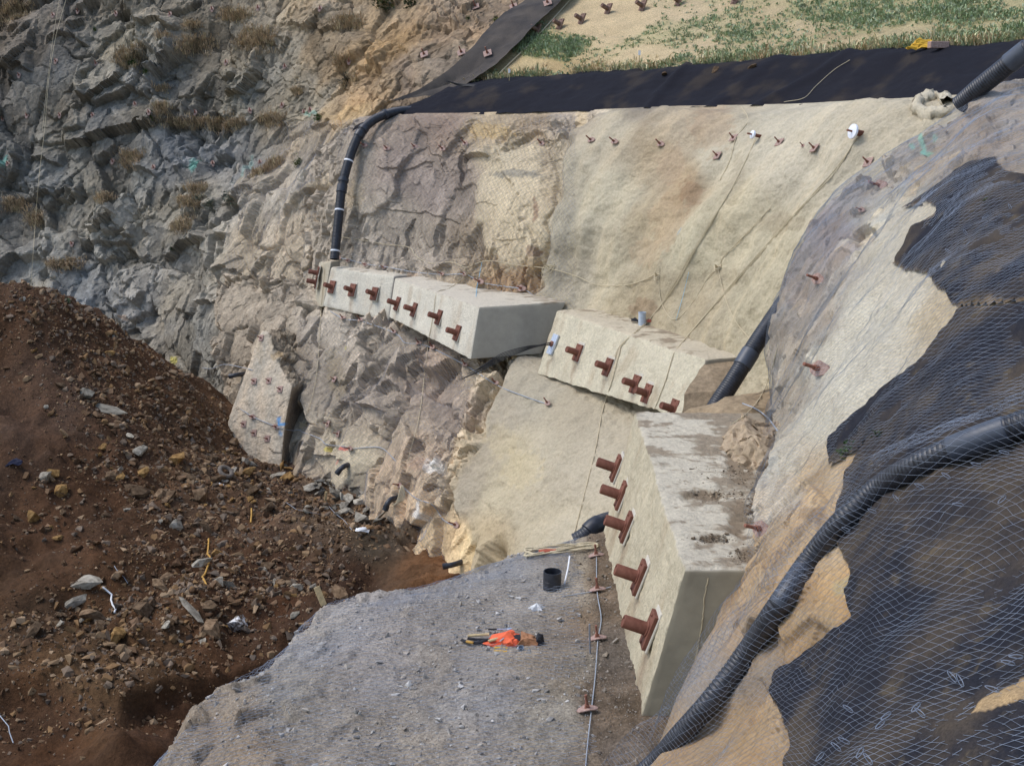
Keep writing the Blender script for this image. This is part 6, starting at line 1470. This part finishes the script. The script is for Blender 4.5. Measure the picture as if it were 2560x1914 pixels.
stick('wire_rod', [(-8,1835),(12,1860),(28,1880),(30,1895),(40,1925)], 0.009, 'cable', 'thin pale bent rod at the bottom left corner', 'rod', 0.5)
stick('pale_wire', [(286,1420),(296,1436),(310,1448),(320,1464)], 0.006, 'cable', 'short pale bent wire on the dirt behind the white strip', 'wire')
stick('pale_wire', [(715,1260),(740,1278),(770,1285),(800,1290)], 0.006, 'cable', 'tan wire looped beside the pale slab pile', 'wire')
stick('pale_wire', [(822,1270),(840,1290),(860,1305),(880,1330)], 0.007, 'cable', 'grey wire trailing from the pale slab pile', 'wire')
q = at(806, 1508, [ground], 0.05); single('timber_offcut', MB().box((0, 0, 0.12), (0.13, 0.05, 0.42)).mesh('timber_offcut', bevel=0.006), 'bamboo', T(q, 0.3, -0.35, -0.3), 'pale timber offcut standing at the bench edge', 'timber')
q = at(813, 1258, [ground], 0.0); single('timber_stake', MB().box((0, 0, 0.15), (0.06, 0.05, 0.4)).mesh('timber_stake', bevel=0.005), 'bamboo', T(q, 0.3, 0.1, 0.1), 'short pale timber stake in the slab pile', 'timber')
q = at(38, 1165, [ground], 0.05); single('navy_rag', crumple('navy_rag', [(-.16,-.1,0),(.16,-.08,0),(.14,.1,.02),(-.14,.1,.03),(0,0,.12),(.08,.05,.1)], 0.08, 3, 21), 'navy', T(q), 'dark blue rag on the left of the heap', 'rag')
q = at(905, 1332, [ground], 0.05); single('white_bag', crumple('white_bag', [(-.16,-.08,0),(.16,-.06,0),(.15,.08,.02),(-.12,.08,.03),(0,0,.09)], 0.06, 3, 25), 'white', T(q), 'crumpled white plastic bag at the edge of the hollow', 'plastic bag')
q = at(548, 1216, [ground], 0.03); single('white_bag', crumple('white_bag', [(-.13,-.07,0),(.13,-.06,0),(.12,.07,.02),(-.12,.06,.02),(0,0,.07)], 0.05, 3, 27), 'white', T(q), 'small white scrap on the rubble below the tyre', 'scrap')
# grey stub on the middle beam
q = at(1605, 812, [b3, wall]); g_ = empty('pipe_stub', T(q)); link('tube', MB().lathe([(0.085, -0.05), (0.085, 0.27), (0.092, 0.272), (0.092, 0.29), (0.078, 0.29), (0.076, 0.05), (0.01, 0.05)], 20).mesh('tube', True), M['pvc'], g_); tag(g_, 'pale grey plastic pipe stub standing on the middle beam', 'pipe stub')
q = at(1585, 805, [b3, wall], 0.02); single('black_glove', crumple('black_glove', [(-.1,-.06,0),(.1,-.05,0),(.09,.06,.02),(-.08,.06,.02),(0,0,.1)], 0.05, 3, 31), 'blackfab', T(q), 'dark glove lying left of the grey pipe stub', 'glove')
q = at(1622, 806, [b3, wall], 0.02); single('red_scrap', crumple('red_scrap', [(-.07,-.04,0),(.07,-.04,0),(.06,.05,.02),(-.06,.05,.02),(0,0,.07)], 0.03, 2, 33), 'redrope', T(q), 'small red-brown scrap right of the grey pipe stub', 'scrap')
# yellow sack, brick-red block and tags by the upper strip
q = at(2305, 126, [hill, strip], 0.05); single('yellow_sack', crumple('yellow_sack', [(-.34,-.1,0),(.34,-.1,0),(.3,.1,.02),(-.3,.1,.03),(-.1,0,.16),(.15,.02,.14)], 0.1, 4, 41), 'yellow', T(q), 'crumpled yellow sack at the upper edge of the geotextile', 'sack')
q = at(2345, 126, [hill, strip], 0.05); single('red_block', MB().box((0, 0, 0.06), (0.42, 0.16, 0.14)).mesh('red_block', bevel=0.012), 'rustpale', T(q, 0.15), 'reddish block lying right of the yellow sack', 'block')
for x, y, lab in [(1273,196,'white tag on a stake near the left tip of the strip'),(1598,153,'white tag on a stake in the middle of the weeds')]:
    q = at(x, y+6, [hill, strip]); d = empty('marker_stake', T(q)); link('stake', MB().box((0, 0, 0.14), (0.02, 0.02, 0.34)).mesh('stake'), M['bamboo'], d); link('tag', MB().box((0, -0.015, 0.3), (0.07, 0.008, 0.13)).mesh('tag', bevel=0.002), M['white'], d); tag(d, lab, 'marker stake')
for x, y, lab in [(1785,178,'reddish stone at the strip edge among the weeds, left one'),(1660,188,'reddish stone at the strip edge among the weeds, far left'),(1880,170,'reddish stone at the strip edge among the weeds, right one')]:
    rock(x, y, 0.32, 'brownrock', lab, 'stones along the strip edge', (1.2, 0.8, 0.7), [hill, strip])
# foam-like sprayed lumps around the hole at the top right of the sprayed face
pts = []
for t in np.linspace(0.3, 5.9, 30): pts.append(on(2332+44*math.cos(t), 266+20*math.sin(t), [wall, strip], 0.03))
V, Fq = tube_np(spline(pts, 0.05), 0.11, 10); V = V+np.stack([fbm(V, 0.16, 3, 5+k) for k in range(3)], 1)*0.12
rim = link('sprayed_rim', npmesh('sprayed_rim', V, Fq, True, np.ones((len(V), 3))*lin((204,190,160))), M['shot']); tag(rim, 'lumpy ring of sprayed concrete at the top right of the wall', 'concrete rim')
